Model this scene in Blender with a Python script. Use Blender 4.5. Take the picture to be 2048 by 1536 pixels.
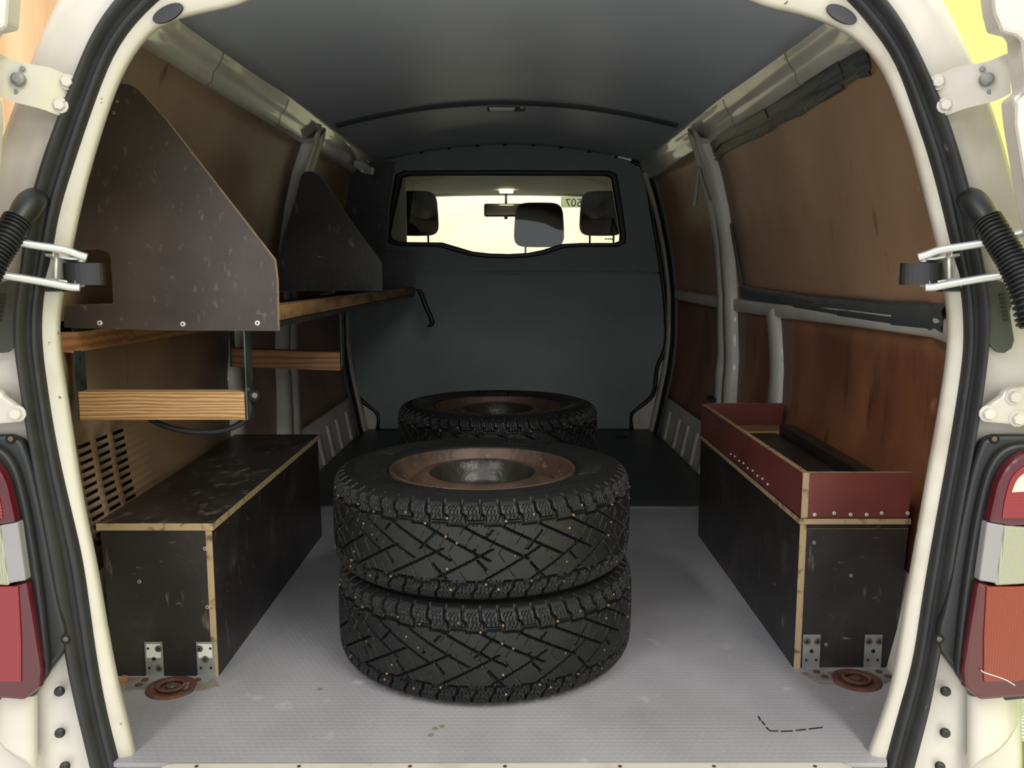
import bpy, bmesh, math, random
import numpy as np
from mathutils import Vector, Matrix
random.seed(7)
for o in list(bpy.data.objects): bpy.data.objects.remove(o)
S = bpy.context.scene; C = S.collection
PI = math.pi
# ---------------------------------------------------------------- camera
F = 1680.0; TH = math.atan(216 / F); CX, CZ = 0.02, 0.83
cam = bpy.data.objects.new('camera', bpy.data.cameras.new('camera')); C.objects.link(cam)
cam.data.sensor_fit = 'HORIZONTAL'; cam.data.sensor_width = 36; cam.data.lens = 36 * F / 2048
cam.data.clip_start = .05; cam.data.clip_end = 60
cam.location = (CX, 0, CZ); cam.rotation_euler = (PI / 2 - TH, 0, 0); S.camera = cam
# ---------------------------------------------------------------- world and hall lamps, with added fill lamps
W = bpy.data.worlds.new('hall_ambience'); S.world = W; W.use_nodes = True
W.node_tree.nodes['Background'].inputs[0].default_value = (.90, .95, 1, 1)
W.node_tree.nodes['Background'].inputs[1].default_value = 0.68
def lamp(name, loc, sx, sy, e, col=(1, .975, .935), tgt=None):
    l = bpy.data.lights.new(name, 'AREA'); l.shape = 'RECTANGLE'; l.size = sx; l.size_y = sy; l.energy = e; l.color = col
    o = bpy.data.objects.new(name, l); C.objects.link(o); o.location = loc
    if tgt: o.rotation_euler = (Vector(tgt) - Vector(loc)).to_track_quat('-Z', 'Y').to_euler()
    return o
for (x, y, e) in ((1.5, -.5, 40), (-1.5, -.5, 26), (1.6, -2.0, 18), (-1.6, -2.0, 10), (1.9, 3.2, 22), (-1.7, 3.2, 9)):  # the pair beside the van is added to brighten curtain and right wall
    lamp('hall_and_fill_light', (x, y, 3.0), .25, 1.5, e)
for (x, y, e) in ((1.6, -6, 22), (-1.6, -6, 14), (1.6, -10, 24), (-1.6, -10, 16)):  # far lamps added and aimed into the van to light its depth
    lamp('hall_and_fill_light', (x, y, 3.0), 1.5, .3, e, tgt=(0, 2.5, .6))
lamp('hall_and_fill_light', (0, 7.6, 3.0), 3.0, .25, 85)  # added to brighten the cream wall past the windscreen
S.view_settings.view_transform = 'Standard'; S.view_settings.look = 'None'
S.view_settings.gamma = 1; S.view_settings.use_curve_mapping = False; S.view_settings.exposure = 0.97
# ---------------------------------------------------------------- pixel rays (2048x1536 frame) to places in the van
def ray(u, v):
    a = (u - 1024) / F; b = (768 - v) / F
    return Vector((a, math.cos(TH) + b * math.sin(TH), -math.sin(TH) + b * math.cos(TH)))
O = Vector((CX, 0, CZ))
def PY(u, v, Y): r = ray(u, v); return O + r * (Y / r.y)
def PZ(u, v, z=0): r = ray(u, v); return O + r * ((z - CZ) / r.z)
def PX(u, v, X): r = ray(u, v); return O + r * ((X - CX) / r.x)
WT = [(-.3, .80), (-.02, .83), (.2, .875), (.35, .905), (.5, .92), (.75, .915), (.95, .885), (1.1, .85), (1.22, .815), (1.33, .775), (1.42, .73), (1.6, .6)]
def WX(Y, z):
    z = max(-.29, min(1.59, z))
    for (z0, w0), (z1, w1) in zip(WT, WT[1:]):
        if z0 <= z <= z1: w = w0 + (w1 - w0) * (z - z0) / (z1 - z0); break
    w -= max(0, 1.75 - Y) * (.36 * max(.4, min(1, z / .6)) + .45 * max(0, min(1, (z - 1.05) / .25)))
    return w * (1 - .045 * max(0, min(1, (Y - 2.2) / 2.3)))
def PW(u, v):
    p = PX(u, v, .85 if u > 1024 else -.85)
    for _ in range(12):
        w = WX(p.y, p.z); p = PX(u, v, w if u > 1024 else -w)
    return p
# ---------------------------------------------------------------- materials
M = {}
def srgb(r, g, b):
    f = lambda c: (c / 255 / 12.92) if c / 255 <= .04045 else ((c / 255 + .055) / 1.055) ** 2.4
    return (f(r), f(g), f(b), 1)
def pm(name, col, rough=.5, metal=0, var=None, spots=None, bump=None, spec=.5, coat=0, more=None, coord='Object'):
    """var=(colour,scale,stretch,lo,hi) cloudy second colour; spots=[(colour,scale,stretch,lo,hi)]; bump=(scale,strength,stretch)"""
    m = bpy.data.materials.new(name); m.use_nodes = True; M[name] = m
    nt = m.node_tree; n = nt.nodes; L = nt.links; b = n['Principled BSDF']
    b.inputs['Roughness'].default_value = rough; b.inputs['Metallic'].default_value = metal
    b.inputs['Specular IOR Level'].default_value = spec; b.inputs['Coat Weight'].default_value = coat
    b.inputs['Base Color'].default_value = srgb(*col)
    tc = n.new('ShaderNodeTexCoord')
    def noise(scale, st, detail=5):
        mp = n.new('ShaderNodeMapping'); mp.inputs['Scale'].default_value = st or (1, 1, 1)
        L.new(tc.outputs[coord], mp.inputs[0])
        t = n.new('ShaderNodeTexNoise'); t.inputs['Scale'].default_value = scale; t.inputs['Detail'].default_value = detail
        L.new(mp.outputs[0], t.inputs['Vector']); return t.outputs['Fac']
    src = None
    for (c2, sc, st, lo, hi) in ([var] if var else []) + (spots or []):
        fac = noise(sc, st); r = n.new('ShaderNodeMapRange'); L.new(fac, r.inputs[0])
        r.inputs[1].default_value = lo; r.inputs[2].default_value = hi
        mx = n.new('ShaderNodeMix'); mx.data_type = 'RGBA'; L.new(r.outputs[0], mx.inputs[0])
        if src: L.new(src, mx.inputs[6])
        else: mx.inputs[6].default_value = srgb(*col)
        mx.inputs[7].default_value = srgb(*c2); src = mx.outputs[2]
    if src: L.new(src, b.inputs['Base Color'])
    if bump:
        h = noise(bump[0], bump[2] if len(bump) > 2 else None)
        bp = n.new('ShaderNodeBump'); bp.inputs['Strength'].default_value = bump[1]; bp.inputs['Distance'].default_value = .01
        L.new(h, bp.inputs['Height']); L.new(bp.outputs[0], b.inputs['Normal'])
    if more: more(m, nt, b, tc)
    return m
def hexbump(m, nt, b, tc):
    """three crossed waves: a honeycomb embossing"""
    acc = None
    for k in range(3):
        mp = nt.nodes.new('ShaderNodeMapping'); mp.inputs['Rotation'].default_value = (0, 0, k * PI / 3 + .52)
        nt.links.new(tc.outputs['Object'], mp.inputs[0])
        w = nt.nodes.new('ShaderNodeTexWave'); w.bands_direction = 'X'; w.inputs['Scale'].default_value = 26
        nt.links.new(mp.outputs[0], w.inputs['Vector'])
        if acc is None: acc = w.outputs['Fac']
        else:
            a = nt.nodes.new('ShaderNodeMath'); a.operation = 'ADD'; nt.links.new(acc, a.inputs[0]); nt.links.new(w.outputs['Fac'], a.inputs[1]); acc = a.outputs[0]
    bp = nt.nodes.new('ShaderNodeBump'); bp.inputs['Strength'].default_value = .10; bp.inputs['Distance'].default_value = .002
    nt.links.new(acc, bp.inputs['Height']); nt.links.new(bp.outputs[0], b.inputs['Normal'])
def plies(d='Z'):
  def f(m, nt, b, tc):
    w = nt.nodes.new('ShaderNodeTexWave'); w.bands_direction = d; w.inputs['Scale'].default_value = 100; w.inputs['Distortion'].default_value = .6
    nt.links.new(tc.outputs['Object'], w.inputs['Vector'])
    mx = nt.nodes.new('ShaderNodeMix'); mx.data_type = 'RGBA'; nt.links.new(w.outputs['Fac'], mx.inputs[0])
    mx.inputs[6].default_value = srgb(184, 160, 122); mx.inputs[7].default_value = srgb(132, 108, 76)
    ns = nt.nodes.new('ShaderNodeTexNoise'); ns.inputs['Scale'].default_value = 45; nt.links.new(tc.outputs['Object'], ns.inputs['Vector'])
    r = nt.nodes.new('ShaderNodeMapRange'); r.inputs[1].default_value = .56; r.inputs[2].default_value = .72; nt.links.new(ns.outputs['Fac'], r.inputs[0])
    m2 = nt.nodes.new('ShaderNodeMix'); m2.data_type = 'RGBA'; nt.links.new(r.outputs[0], m2.inputs[0]); nt.links.new(mx.outputs[2], m2.inputs[6])
    m2.inputs[7].default_value = srgb(92, 72, 50); nt.links.new(m2.outputs[2], b.inputs['Base Color'])
  return f
def grain(c1, c2, axis, scale=30, dist=4):
    def f(m, nt, b, tc):
        mp = nt.nodes.new('ShaderNodeMapping'); mp.inputs['Scale'].default_value = axis
        nt.links.new(tc.outputs['Object'], mp.inputs[0])
        w = nt.nodes.new('ShaderNodeTexWave'); w.bands_direction = 'Z'; w.inputs['Scale'].default_value = scale
        w.inputs['Distortion'].default_value = dist; w.inputs['Detail'].default_value = 3; w.inputs['Detail Scale'].default_value = 1.2
        nt.links.new(mp.outputs[0], w.inputs['Vector'])
        mx = nt.nodes.new('ShaderNodeMix'); mx.data_type = 'RGBA'; nt.links.new(w.outputs['Fac'], mx.inputs[0])
        mx.inputs[6].default_value = srgb(*c1); mx.inputs[7].default_value = srgb(*c2)
        nt.links.new(mx.outputs[2], b.inputs['Base Color'])
    return f
def ridges(scale, d='X', strength=.5):
    def f(m, nt, b, tc):
        w = nt.nodes.new('ShaderNodeTexWave'); w.bands_direction = d; w.inputs['Scale'].default_value = scale
        nt.links.new(tc.outputs['Object'], w.inputs['Vector'])
        bp = nt.nodes.new('ShaderNodeBump'); bp.inputs['Strength'].default_value = strength; bp.inputs['Distance'].default_value = .004
        nt.links.new(w.outputs['Fac'], bp.inputs['Height']); nt.links.new(bp.outputs[0], b.inputs['Normal'])
    return f
pm('paint', (196, 190, 179), .32, var=((184, 177, 164), 6, None, .45, .75), coat=.3)
pm('paint_worn', (190, 184, 170), .4, var=((170, 161, 144), 9, None, .5, .75), spots=[((96, 80, 62), 55, None, .70, .74)], coat=.2)
pm('paint_in', (200, 196, 184), .42, var=((180, 176, 164), 5, None, .45, .7), coat=.12)
pm('paint_rail', (200, 196, 182), .24, var=((180, 176, 162), 5, None, .45, .7), coat=.5)
pm('seam', (120, 116, 106), .6)
pm('skin_shade', (60, 60, 56), .7)
pm('seal', (34, 34, 36), .55, var=((24, 24, 25), 20, None, .4, .7), spots=[((92, 88, 80), 70, (1, 1, .3), .70, .78)])
pm('rubber', (26, 26, 27), .5)
pm('film', (33, 30, 28), .42, var=((47, 42, 39), 7, None, .45, .75), spots=[((112, 102, 90), 60, (1, 1, .25), .645, .82), ((126, 112, 92), 95, (.35, .35, 1), .67, .82), ((70, 62, 56), 9, None, .60, .85)], bump=(90, .06))
pm('film_brown', (56, 47, 44), .45, var=((70, 61, 57), 6, None, .4, .7), spots=[((150, 130, 102), 24, (1, 1, .4), .72, .86), ((108, 97, 88), 90, (1, 1, .5), .62, .84)], bump=(260, .07))
pm('film_top', (42, 38, 35), .42, var=((62, 56, 50), 8, None, .45, .7), spots=[((118, 107, 95), 22, (1.4, .7, 1), .58, .80), ((150, 138, 120), 60, (.5, 1.5, 1), .66, .76)], bump=(60, .06))
pm('film_red', (108, 56, 48), .36, var=((92, 44, 40), 7, None, .4, .7), spots=[((170, 120, 110), 24, None, .76, .84)])
pm('ply_edge', (185, 155, 110), .7, more=plies('Z')); pm('ply_edge_x', (185, 155, 110), .7, more=plies('X')); pm('ply_edge_y', (185, 155, 110), .7, more=plies('Y'))
pm('ply_wall', (180, 141, 108), .46, var=((160, 121, 90), 3.5, (1, 1, .6), .38, .68), spots=[((132, 92, 62), 26, (1, 1, .22), .66, .82), ((196, 164, 128), 30, (1, .5, .5), .735, .80)], bump=(70, .05))
pm('ply_low', (150, 96, 64), .42, var=((116, 70, 46), 5, (1, 1, .5), .38, .66), spots=[((80, 46, 32), 24, (1, 1, .16), .60, .74), ((178, 144, 112), 13, (1, .6, .6), .69, .80)], bump=(60, .05))
pm('ply_left', (150, 123, 99), .48, var=((128, 102, 80), 4, (1, 1, .6), .4, .68), spots=[((98, 72, 50), 26, (1, 1, .22), .66, .80)], bump=(70, .05))
pm('timber', (184, 138, 84), .7, more=grain((188, 150, 102), (138, 98, 58), (.8, 7, 9), 5, 7))
pm('timber_dark', (150, 104, 66), .7, more=grain((158, 112, 72), (124, 82, 50), (1, 6, 6), 3, 5))
pm('timber_rail', (140, 104, 66), .75, var=((84, 58, 36), 9, (.6, .6, 3), .4, .65), spots=[((52, 36, 25), 60, (6, 6, .8), .58, .7)], bump=(80, .25))
pm('floor_vinyl', (148, 146, 148), .5, var=((134, 132, 135), 4, None, .4, .7), spots=[((178, 175, 172), 11, None, .66, .78), ((120, 119, 124), 6, None, .70, .8)], more=hexbump)
pm('floor_dark', (62, 65, 67), .45, var=((50, 53, 55), 4, None, .4, .7))
pm('headliner', (188, 195, 204), .42, var=((178, 185, 194), 3, None, .4, .7), bump=(400, .05))
pm('headliner_line', (70, 74, 78), .6)
pm('bulkhead', (124, 129, 131), .6, var=((116, 121, 123), 3, None, .4, .7))
pm('gasket', (18, 19, 20), .45)
pm('steel', (150, 151, 148), .42, .35, var=((118, 118, 115), 14, None, .4, .7))
pm('steel_green', (84, 96, 90), .42, .7, var=((58, 66, 60), 16, None, .4, .7), spots=[((40, 36, 30), 44, None, .68, .74)])
pm('steel_rod', (196, 198, 192), .32, .55)
pm('hole', (8, 8, 8), .9)
pm('screw', (170, 166, 150), .4, .6)
pm('screw_dull', (112, 104, 96), .5, .6, var=((84, 66, 50), 60, None, .4, .7))
pm('rust', (96, 56, 40), .8, var=((62, 38, 30), 26, None, .35, .65), spots=[((138, 88, 62), 60, None, .64, .74)], bump=(60, .4))
pm('grime', (128, 118, 106), .8, var=((104, 88, 72), 22, None, .4, .66))
pm('tyre', (15, 16, 16), .5, var=((22, 22, 21), 18, None, .4, .7), bump=(220, .12), spec=.42)
pm('stud', (142, 112, 84), .45, .4, var=((90, 70, 54), 14, None, .4, .6))
pm('rim', (88, 66, 52), .5, .25, var=((56, 46, 40), 12, None, .35, .65), spots=[((120, 84, 60), 40, None, .62, .72)], bump=(60, .2))
pm('rim_bowl', (58, 52, 47), .35, .35, var=((40, 40, 34), 14, None, .35, .65), bump=(60, .25))
pm('tape', (66, 70, 72), .38, bump=(26, .35, (1, .5, 2)))
pm('tape_foil', (104, 106, 98), .32, .3, bump=(60, .8))
pm('ribbon', (140, 138, 132), .6)
pm('plastic', (30, 31, 32), .42, bump=(180, .05))
pm('plate_green', (58, 62, 54), .5)
pm('lens_red', (122, 12, 20), .12, coat=.5, more=ridges(60, 'Z', .25))
pm('lens_dark', (74, 10, 20), .14, coat=.5)
pm('lens_orange', (124, 32, 18), .15, coat=.4, more=ridges(70, 'X', .4))
pm('lens_clear', (168, 168, 146), .15, coat=.5, more=ridges(85, 'X', .7))
pm('lens_side', (134, 131, 132), .12, coat=.5)
pm('curtain', (228, 192, 156), .8, var=((206, 164, 126), 1.5, (1, 5, .1), .35, .65))
pm('wall_green', (236, 241, 140), .8)
pm('wall_cream', (240, 233, 214), .9, var=((230, 222, 202), .8, None, .4, .7))
pm('hall_floor', (96, 128, 62), .5, var=((82, 110, 54), 2, None, .4, .7))
pm('bounce_concrete', (218, 217, 215), .7, var=((206, 205, 203), 2, None, .4, .7))
pm('grate', (214, 214, 208), .4)
pm('fabric', (46, 46, 45), .85, bump=(300, .1))
pm('headlining', (128, 128, 116), .8)
pm('mirror', (190, 190, 186), .08, .9)
pm('cabdark', (40, 40, 38), .8)
pm('ink', (78, 92, 88), .6)
pm('label', (206, 206, 196), .6)
def emis(name, col, e):
    m = pm(name, col, .4); b = m.node_tree.nodes['Principled BSDF']
    b.inputs['Emission Color'].default_value = srgb(*col); b.inputs['Emission Strength'].default_value = e
emis('lamp_lit', (255, 226, 190), 9); emis('lens_glow', (255, 196, 110), 1.6); emis('bulb_red', (255, 60, 30), .35)
pm('lamp_lens', (226, 224, 214), .4)
def glass(name, tint, gl):
    m = bpy.data.materials.new(name); m.use_nodes = True; M[name] = m; nt = m.node_tree; nt.nodes.clear()
    o = nt.nodes.new('ShaderNodeOutputMaterial'); t = nt.nodes.new('ShaderNodeBsdfTransparent'); t.inputs[0].default_value = tint
    g = nt.nodes.new('ShaderNodeBsdfGlossy'); g.inputs['Roughness'].default_value = .02
    x = nt.nodes.new('ShaderNodeMixShader'); x.inputs[0].default_value = gl
    nt.links.new(t.outputs[0], x.inputs[1]); nt.links.new(g.outputs[0], x.inputs[2]); nt.links.new(x.outputs[0], o.inputs[0])
glass('sticker', (.56, .60, .54, 1), .03); glass('glass', (.90, .92, .88, 1), .05); glass('windscreen', (.93, .95, .93, 1), .03)
# ---------------------------------------------------------------- builders
def tag(o, label=None, cat=None, group=None, kind=None):
    for k, v in (('label', label), ('category', cat), ('group', group), ('kind', kind)):
        if v: o[k] = v
    return o
def thing(name, loc, label, cat=None, group=None, kind=None):
    o = bpy.data.objects.new(name, None); C.objects.link(o); o.location = loc; o.empty_display_size = .05
    return tag(o, label, cat, group, kind)
def world_of(o):
    l = Vector((0, 0, 0))
    while o: l += o.location; o = o.parent
    return l
def mk(name, vs, fs, mat, parent=None, smooth=False, mi=None, bevel=0, solid=0, sub=0):
    vs = [Vector(v) for v in vs]
    lo = Vector([min(v[i] for v in vs) for i in range(3)]); hi = Vector([max(v[i] for v in vs) for i in range(3)])
    c = (lo + hi) / 2
    me = bpy.data.meshes.new(name); me.from_pydata([v - c for v in vs], [], fs)
    mats = mat if isinstance(mat, (list, tuple)) else [mat]
    for m in mats: me.materials.append(M[m])
    if mi: me.polygons.foreach_set('material_index', mi)
    if not solid:
        bm = bmesh.new(); bm.from_mesh(me); bmesh.ops.recalc_face_normals(bm, faces=bm.faces); bm.to_mesh(me); bm.free()
    if smooth: me.polygons.foreach_set('use_smooth', [True] * len(me.polygons))
    o = bpy.data.objects.new(name, me); C.objects.link(o)
    if parent: o.parent = parent; o.location = c - world_of(parent)
    else: o.location = c
    if solid: s = o.modifiers.new('s', 'SOLIDIFY'); s.thickness = solid; s.offset = 0
    if sub: s = o.modifiers.new('u', 'SUBSURF'); s.levels = sub; s.render_levels = sub
    if bevel: s = o.modifiers.new('b', 'BEVEL'); s.width = bevel; s.segments = 2; s.limit_method = 'ANGLE'
    return o
def box(name, a, b, mat, parent=None, bevel=.0015):
    x0, y0, z0 = a; x1, y1, z1 = b
    vs = [(x, y, z) for x in (x0, x1) for y in (y0, y1) for z in (z0, z1)]
    fs = [(0, 1, 3, 2), (4, 6, 7, 5), (0, 4, 5, 1), (2, 3, 7, 6), (0, 2, 6, 4), (1, 5, 7, 3)]
    return mk(name, vs, fs, mat, parent, bevel=bevel)
def slab(name, pts, ext, mat, parent=None, bevel=0, smooth=False):
    """polygon (3D points) pushed along ext; mat may be [face, edge]"""
    n = len(pts); e = Vector(ext); vs = [Vector(p) for p in pts] + [Vector(p) + e for p in pts]
    fs = [tuple(range(n)), tuple(range(2 * n - 1, n - 1, -1))] + [(i, (i + 1) % n, n + (i + 1) % n, n + i) for i in range(n)]
    mi = [0, 0] + [1] * n if isinstance(mat, (list, tuple)) and len(mat) > 1 else None
    return mk(name, vs, fs, mat, parent, mi=mi, bevel=bevel, smooth=smooth)
def loft(name, rows, mat, parent=None, closed=False, smooth=True, solid=0, caps=False):
    n = len(rows[0]); vs = [p for r in rows for p in r]; fs = []
    for i in range(len(rows) - 1):
        for j in range(n if closed else n - 1):
            k = (j + 1) % n; fs.append((i * n + j, i * n + k, (i + 1) * n + k, (i + 1) * n + j))
    if caps: fs += [tuple(range(n)), tuple(range(len(vs) - 1, len(vs) - n - 1, -1))]
    return mk(name, vs, fs, mat, parent, smooth, solid=solid)
def smoothpath(pts, n=8):
    pts = [Vector(p) for p in pts]; out = []
    for i in range(len(pts) - 1):
        p0 = pts[max(0, i - 1)]; p1 = pts[i]; p2 = pts[i + 1]; p3 = pts[min(len(pts) - 1, i + 2)]
        for k in range(n):
            t = k / n
            out.append(.5 * ((2 * p1) + (p2 - p0) * t + (2 * p0 - 5 * p1 + 4 * p2 - p3) * t * t + (3 * p1 - p0 - 3 * p2 + p3) * t ** 3))
    return out + [pts[-1]]
def resample(pts, n):
    pts = [Vector(p) for p in pts]; d = [0]
    for a, b in zip(pts, pts[1:]): d.append(d[-1] + (b - a).length)
    out = []; j = 0
    for i in range(n):
        t = d[-1] * i / (n - 1)
        while j < len(d) - 2 and d[j + 1] < t: j += 1
        out.append(pts[j].lerp(pts[j + 1], (t - d[j]) / max(1e-9, d[j + 1] - d[j])))
    return out
def tube(name, pts, r, mat, parent=None, seg=12, n=8):
    pts = smoothpath(pts, n) if n > 1 else [Vector(p) for p in pts]; rows = []
    up = Vector((.3, .2, 1)).normalized()
    for i, p in enumerate(pts):
        t = (pts[min(i + 1, len(pts) - 1)] - pts[max(i - 1, 0)]).normalized()
        a = t.cross(up).normalized(); b = t.cross(a).normalized(); rr = r(i / (len(pts) - 1)) if callable(r) else r
        rows.append([p + (a * math.cos(2 * PI * k / seg) + b * math.sin(2 * PI * k / seg)) * rr for k in range(seg)])
    return loft(name, rows, mat, parent, closed=True, caps=True)
def disc(name, c, axis, r, h, mat, parent=None, seg=14, dome=0, r2=None):
    ax = Vector(axis).normalized(); c = Vector(c); a = ax.orthogonal().normalized(); b = ax.cross(a); r2 = r2 or r * .92
    ring = lambda q, z: [c + ax * z + (a * math.cos(2 * PI * k / seg) + b * math.sin(2 * PI * k / seg)) * q for k in range(seg)]
    rows = [ring(r, 0), ring(r, h * .7), ring(r2, h)] + ([ring(r2 * .6, h + dome)] if dome else [])
    return loft(name, rows, mat, parent, closed=True, smooth=False, caps=True)
def spin(name, c, axis, prof, mats, mi, parent, seg=12, hexfrom=None):
    """turned piece: prof = (radius, height) rings, mi = material per ring step, closed by a cap"""
    ax = Vector(axis).normalized(); c = Vector(c); a = ax.orthogonal().normalized(); b = ax.cross(a); vs, fs, idx = [], [], []
    for i, (r, h) in enumerate(prof):
        for k in range(seg):
            rr = r * (.885 if hexfrom is not None and i >= hexfrom and k % 2 else 1)
            vs.append(c + ax * h + (a * math.cos(2 * PI * k / seg) + b * math.sin(2 * PI * k / seg)) * rr)
    for i in range(len(prof) - 1):
        for k in range(seg): fs.append((i * seg + k, i * seg + (k + 1) % seg, (i + 1) * seg + (k + 1) % seg, (i + 1) * seg + k)); idx.append(mi[i])
    fs.append(tuple((len(prof) - 1) * seg + k for k in range(seg))); idx.append(mi[-1])
    return mk(name, vs, fs, mats, parent, mi=idx)
def screw(c, axis, parent, r=.0045, mat='screw', name='screw'):
    return spin(name, c, axis, [(r, 0), (r, .0015), (r * .9, .0022), (r * .38, .0022), (r * .3, .0012)], [mat, 'hole'], [0, 0, 0, 1, 1], parent)
def bolt(c, axis, parent, r=.010, mat='paint'):
    return spin('bolt', c, axis, [(r * 1.45, 0), (r * 1.45, .002), (r * 1.38, .003), (r * 1.02, .003), (r, .009), (r * .86, .0105)], [mat], [0] * 6, parent, 12, 3)
ROOF = lambda Y, x: 1.513 - .19 * x * x - .02 * max(0, (3.2 - Y) / 1.6)
# ================================================================ THE SETTING
floor = thing('floor', (0, 1.35, 0), 'grey vinyl cargo floor of the van', kind='structure')
fl = [(-.84, 1.40, 0), (.84, 1.40, 0), (.84, 2.955, 0), (-.84, 2.955, 0)]
slab('floor_mat', [(-.665, 1.349, 0), (.665, 1.349, 0), (.70, 1.45, 0), (.85, 1.62, 0), (.85, 2.955, 0), (-.85, 2.955, 0), (-.85, 1.62, 0), (-.70, 1.45, 0)], (0, 0, -.008), 'floor_vinyl', floor)
slab('floor_mat', [(-.85, 2.965, 0), (.85, 2.965, 0), (.85, 4.56, 0), (-.85, 4.56, 0)], (0, 0, -.008), 'floor_dark', floor)
box('seam_strip', (-.83, 2.948, -.004), (.83, 2.972, .002), 'steel', floor, .0005)
disc('floor_plug', PZ(1243, 874, 0.0003), (0, 0, 1), .035, .001, 'hole', floor, 20)
slab('subfloor', [(-.66, 1.347, -.009), (.66, 1.347, -.009), (.70, 1.45, -.009), (.83, 1.62, -.009), (.80, 4.58, -.009), (-.80, 4.58, -.009), (-.83, 1.62, -.009), (-.70, 1.45, -.009)], (0, 0, -.02), 'ply_edge', floor)
# scuff and dirt marks with a shape of their own
for pts in ([(1517, 1433), (1521, 1441)], [(1524, 1443), (1530, 1450)], [(1533, 1455), (1541, 1462), (1556, 1462)], [(1562, 1463), (1585, 1462)], [(1592, 1461), (1612, 1459)], [(1618, 1458), (1645, 1455)]):
    q = [PZ(u, v, .0005) for u, v in pts]
    tube('scuff_mark', q, .0016, 'hole', floor, 5, 2)
for (u, v) in ((870, 1457), (862, 1470), (884, 1452), (640, 1378)):
    p = PZ(u, v, .0002); disc('dirt_spot', p, (0, 0, 1), .006, .0004, 'grime', floor, 7)
trim1 = thing('trim_1', (0, 1.30, -.02), 'white painted sill plate along the rear edge of the floor', kind='structure')
sp = [PZ(u, v, .003) for (u, v) in ((322, 1534), (334, 1528), (352, 1526), (1024, 1525), (1680, 1524), (1698, 1528), (1706, 1536), (1712, 1600), (310, 1600))]
slab('sill_plate', sp, (0, 0, -.03), 'paint_worn', trim1, .002)
for u in (393, 598, 820, 1010, 1240, 1428, 1630): disc('sill_rivet', PZ(u, 1533, .003), (0, 0, 1), .0035, .0012, 'rust', trim1, 8)
# ---- ceiling
ceil = thing('ceiling', (0, 3, 1.5), 'dark grey moulded headliner over the cargo space', kind='structure')
xs = [i / 12 * .735 for i in range(-12, 13)]
ys = [1.47 + i * (4.56 - 1.47) / 24 for i in range(25)]
rear = lambda y: 1 - .17 * max(0, min(1, (1.85 - y) / .38))      # the roof narrows towards the rear frame
loft('headliner_panel', [[(x * rear(y), y, ROOF(y, x)) for x in xs] for y in ys], 'headliner', ceil, solid=.004)
loft('headliner_joint', [[(x, y, ROOF(y, x) - d) for x in xs[1:-1]] for (y, d) in ((3.40, .002), (3.405, .010), (3.43, .012), (3.46, .010), (3.465, .002))], 'headliner_line', ceil)
loft('roof_skin', [[(x * 1.06 * rear(y), y, ROOF(y, x) + .055 - .06 * (abs(x) / .735) ** 6 - e) for x in xs] for (y, e) in ((1.50, .03), (1.56, .01), (1.7, 0), (1.85, 0), (3, 0), (4.7, 0), (6.2, .05))], 'paint', ceil, solid=.002)
for u in (843, 898, 955, 1010, 1066, 1122, 1178, 1232):
    p = PY(u, 293 + ((u - 1012) / 220) ** 2 * 18, 4.5); disc('trim_clip', (p.x, 4.50, ROOF(4.5, p.x) - .004), (0, -.3, -1), .010, .004, 'gasket', ceil, 10)
# ---- side walls
def strip(name, side, pth, width, thick, mat, parent, base=0., n=6, prof=None):
    """raised band on the wall along (Y,z) points"""
    pth = smoothpath([(0, y, z) for y, z in pth], n); rows = []
    prof = prof or [(-.5, 0), (-.46, .6), (-.36, 1), (.36, 1), (.46, .6), (.5, 0)]
    for i, p in enumerate(pth):
        t = (pth[min(i + 1, len(pth) - 1)] - pth[max(i - 1, 0)]).normalized(); nn = Vector((0, -t.z, t.y))
        row = []
        for a, h in prof:
            q = p + nn * (a * width(i / (len(pth) - 1)) if callable(width) else a * width)
            row.append((side * (WX(q.y, q.z) - base - h * thick), q.y, q.z))
        rows.append(row)
    return loft(name, rows, mat, parent, closed=False)
def panel(name, side, Ys, Zs, mat, parent, off=.0, holes=None, solid=.006):
    vs = [(side * (WX(y, z) - off), y, z) for y in Ys for z in Zs]; nz = len(Zs); fs = []
    for i in range(len(Ys) - 1):
        for j in range(nz - 1):
            if holes and (i, j) in holes: continue
            fs.append((i * nz + j, i * nz + j + 1, (i + 1) * nz + j + 1, (i + 1) * nz + j))
    return mk(name, vs, fs, mat, parent, True, solid=solid)
lin = lambda a, b, n: [a + (b - a) * i / n for i in range(n + 1)]
def yz(pts): return [(p.y, p.z) for p in (PW(u, v) for u, v in pts)]
pillarA = yz([(1400, 268), (1404, 290), (1421, 345), (1438, 430), (1449, 520), (1453, 600), (1453, 700), (1448, 760), (1444, 880)])
pillarB = yz([(1414, 262), (1418, 285), (1436, 340), (1455, 430), (1466, 520), (1471, 600), (1473, 700), (1469, 800), (1466, 900)])
post = yz([(1553, 625), (1557, 660), (1560, 720), (1558, 790), (1553, 870), (1548, 940)])
belt = [(1.45, .727), (2.2, .724), (3.2, .718), (4.4, .735)]
PYc = sum(p[0] for p in pillarB) / len(pillarB); POY = sum(p[0] for p in post) / len(post)
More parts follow.
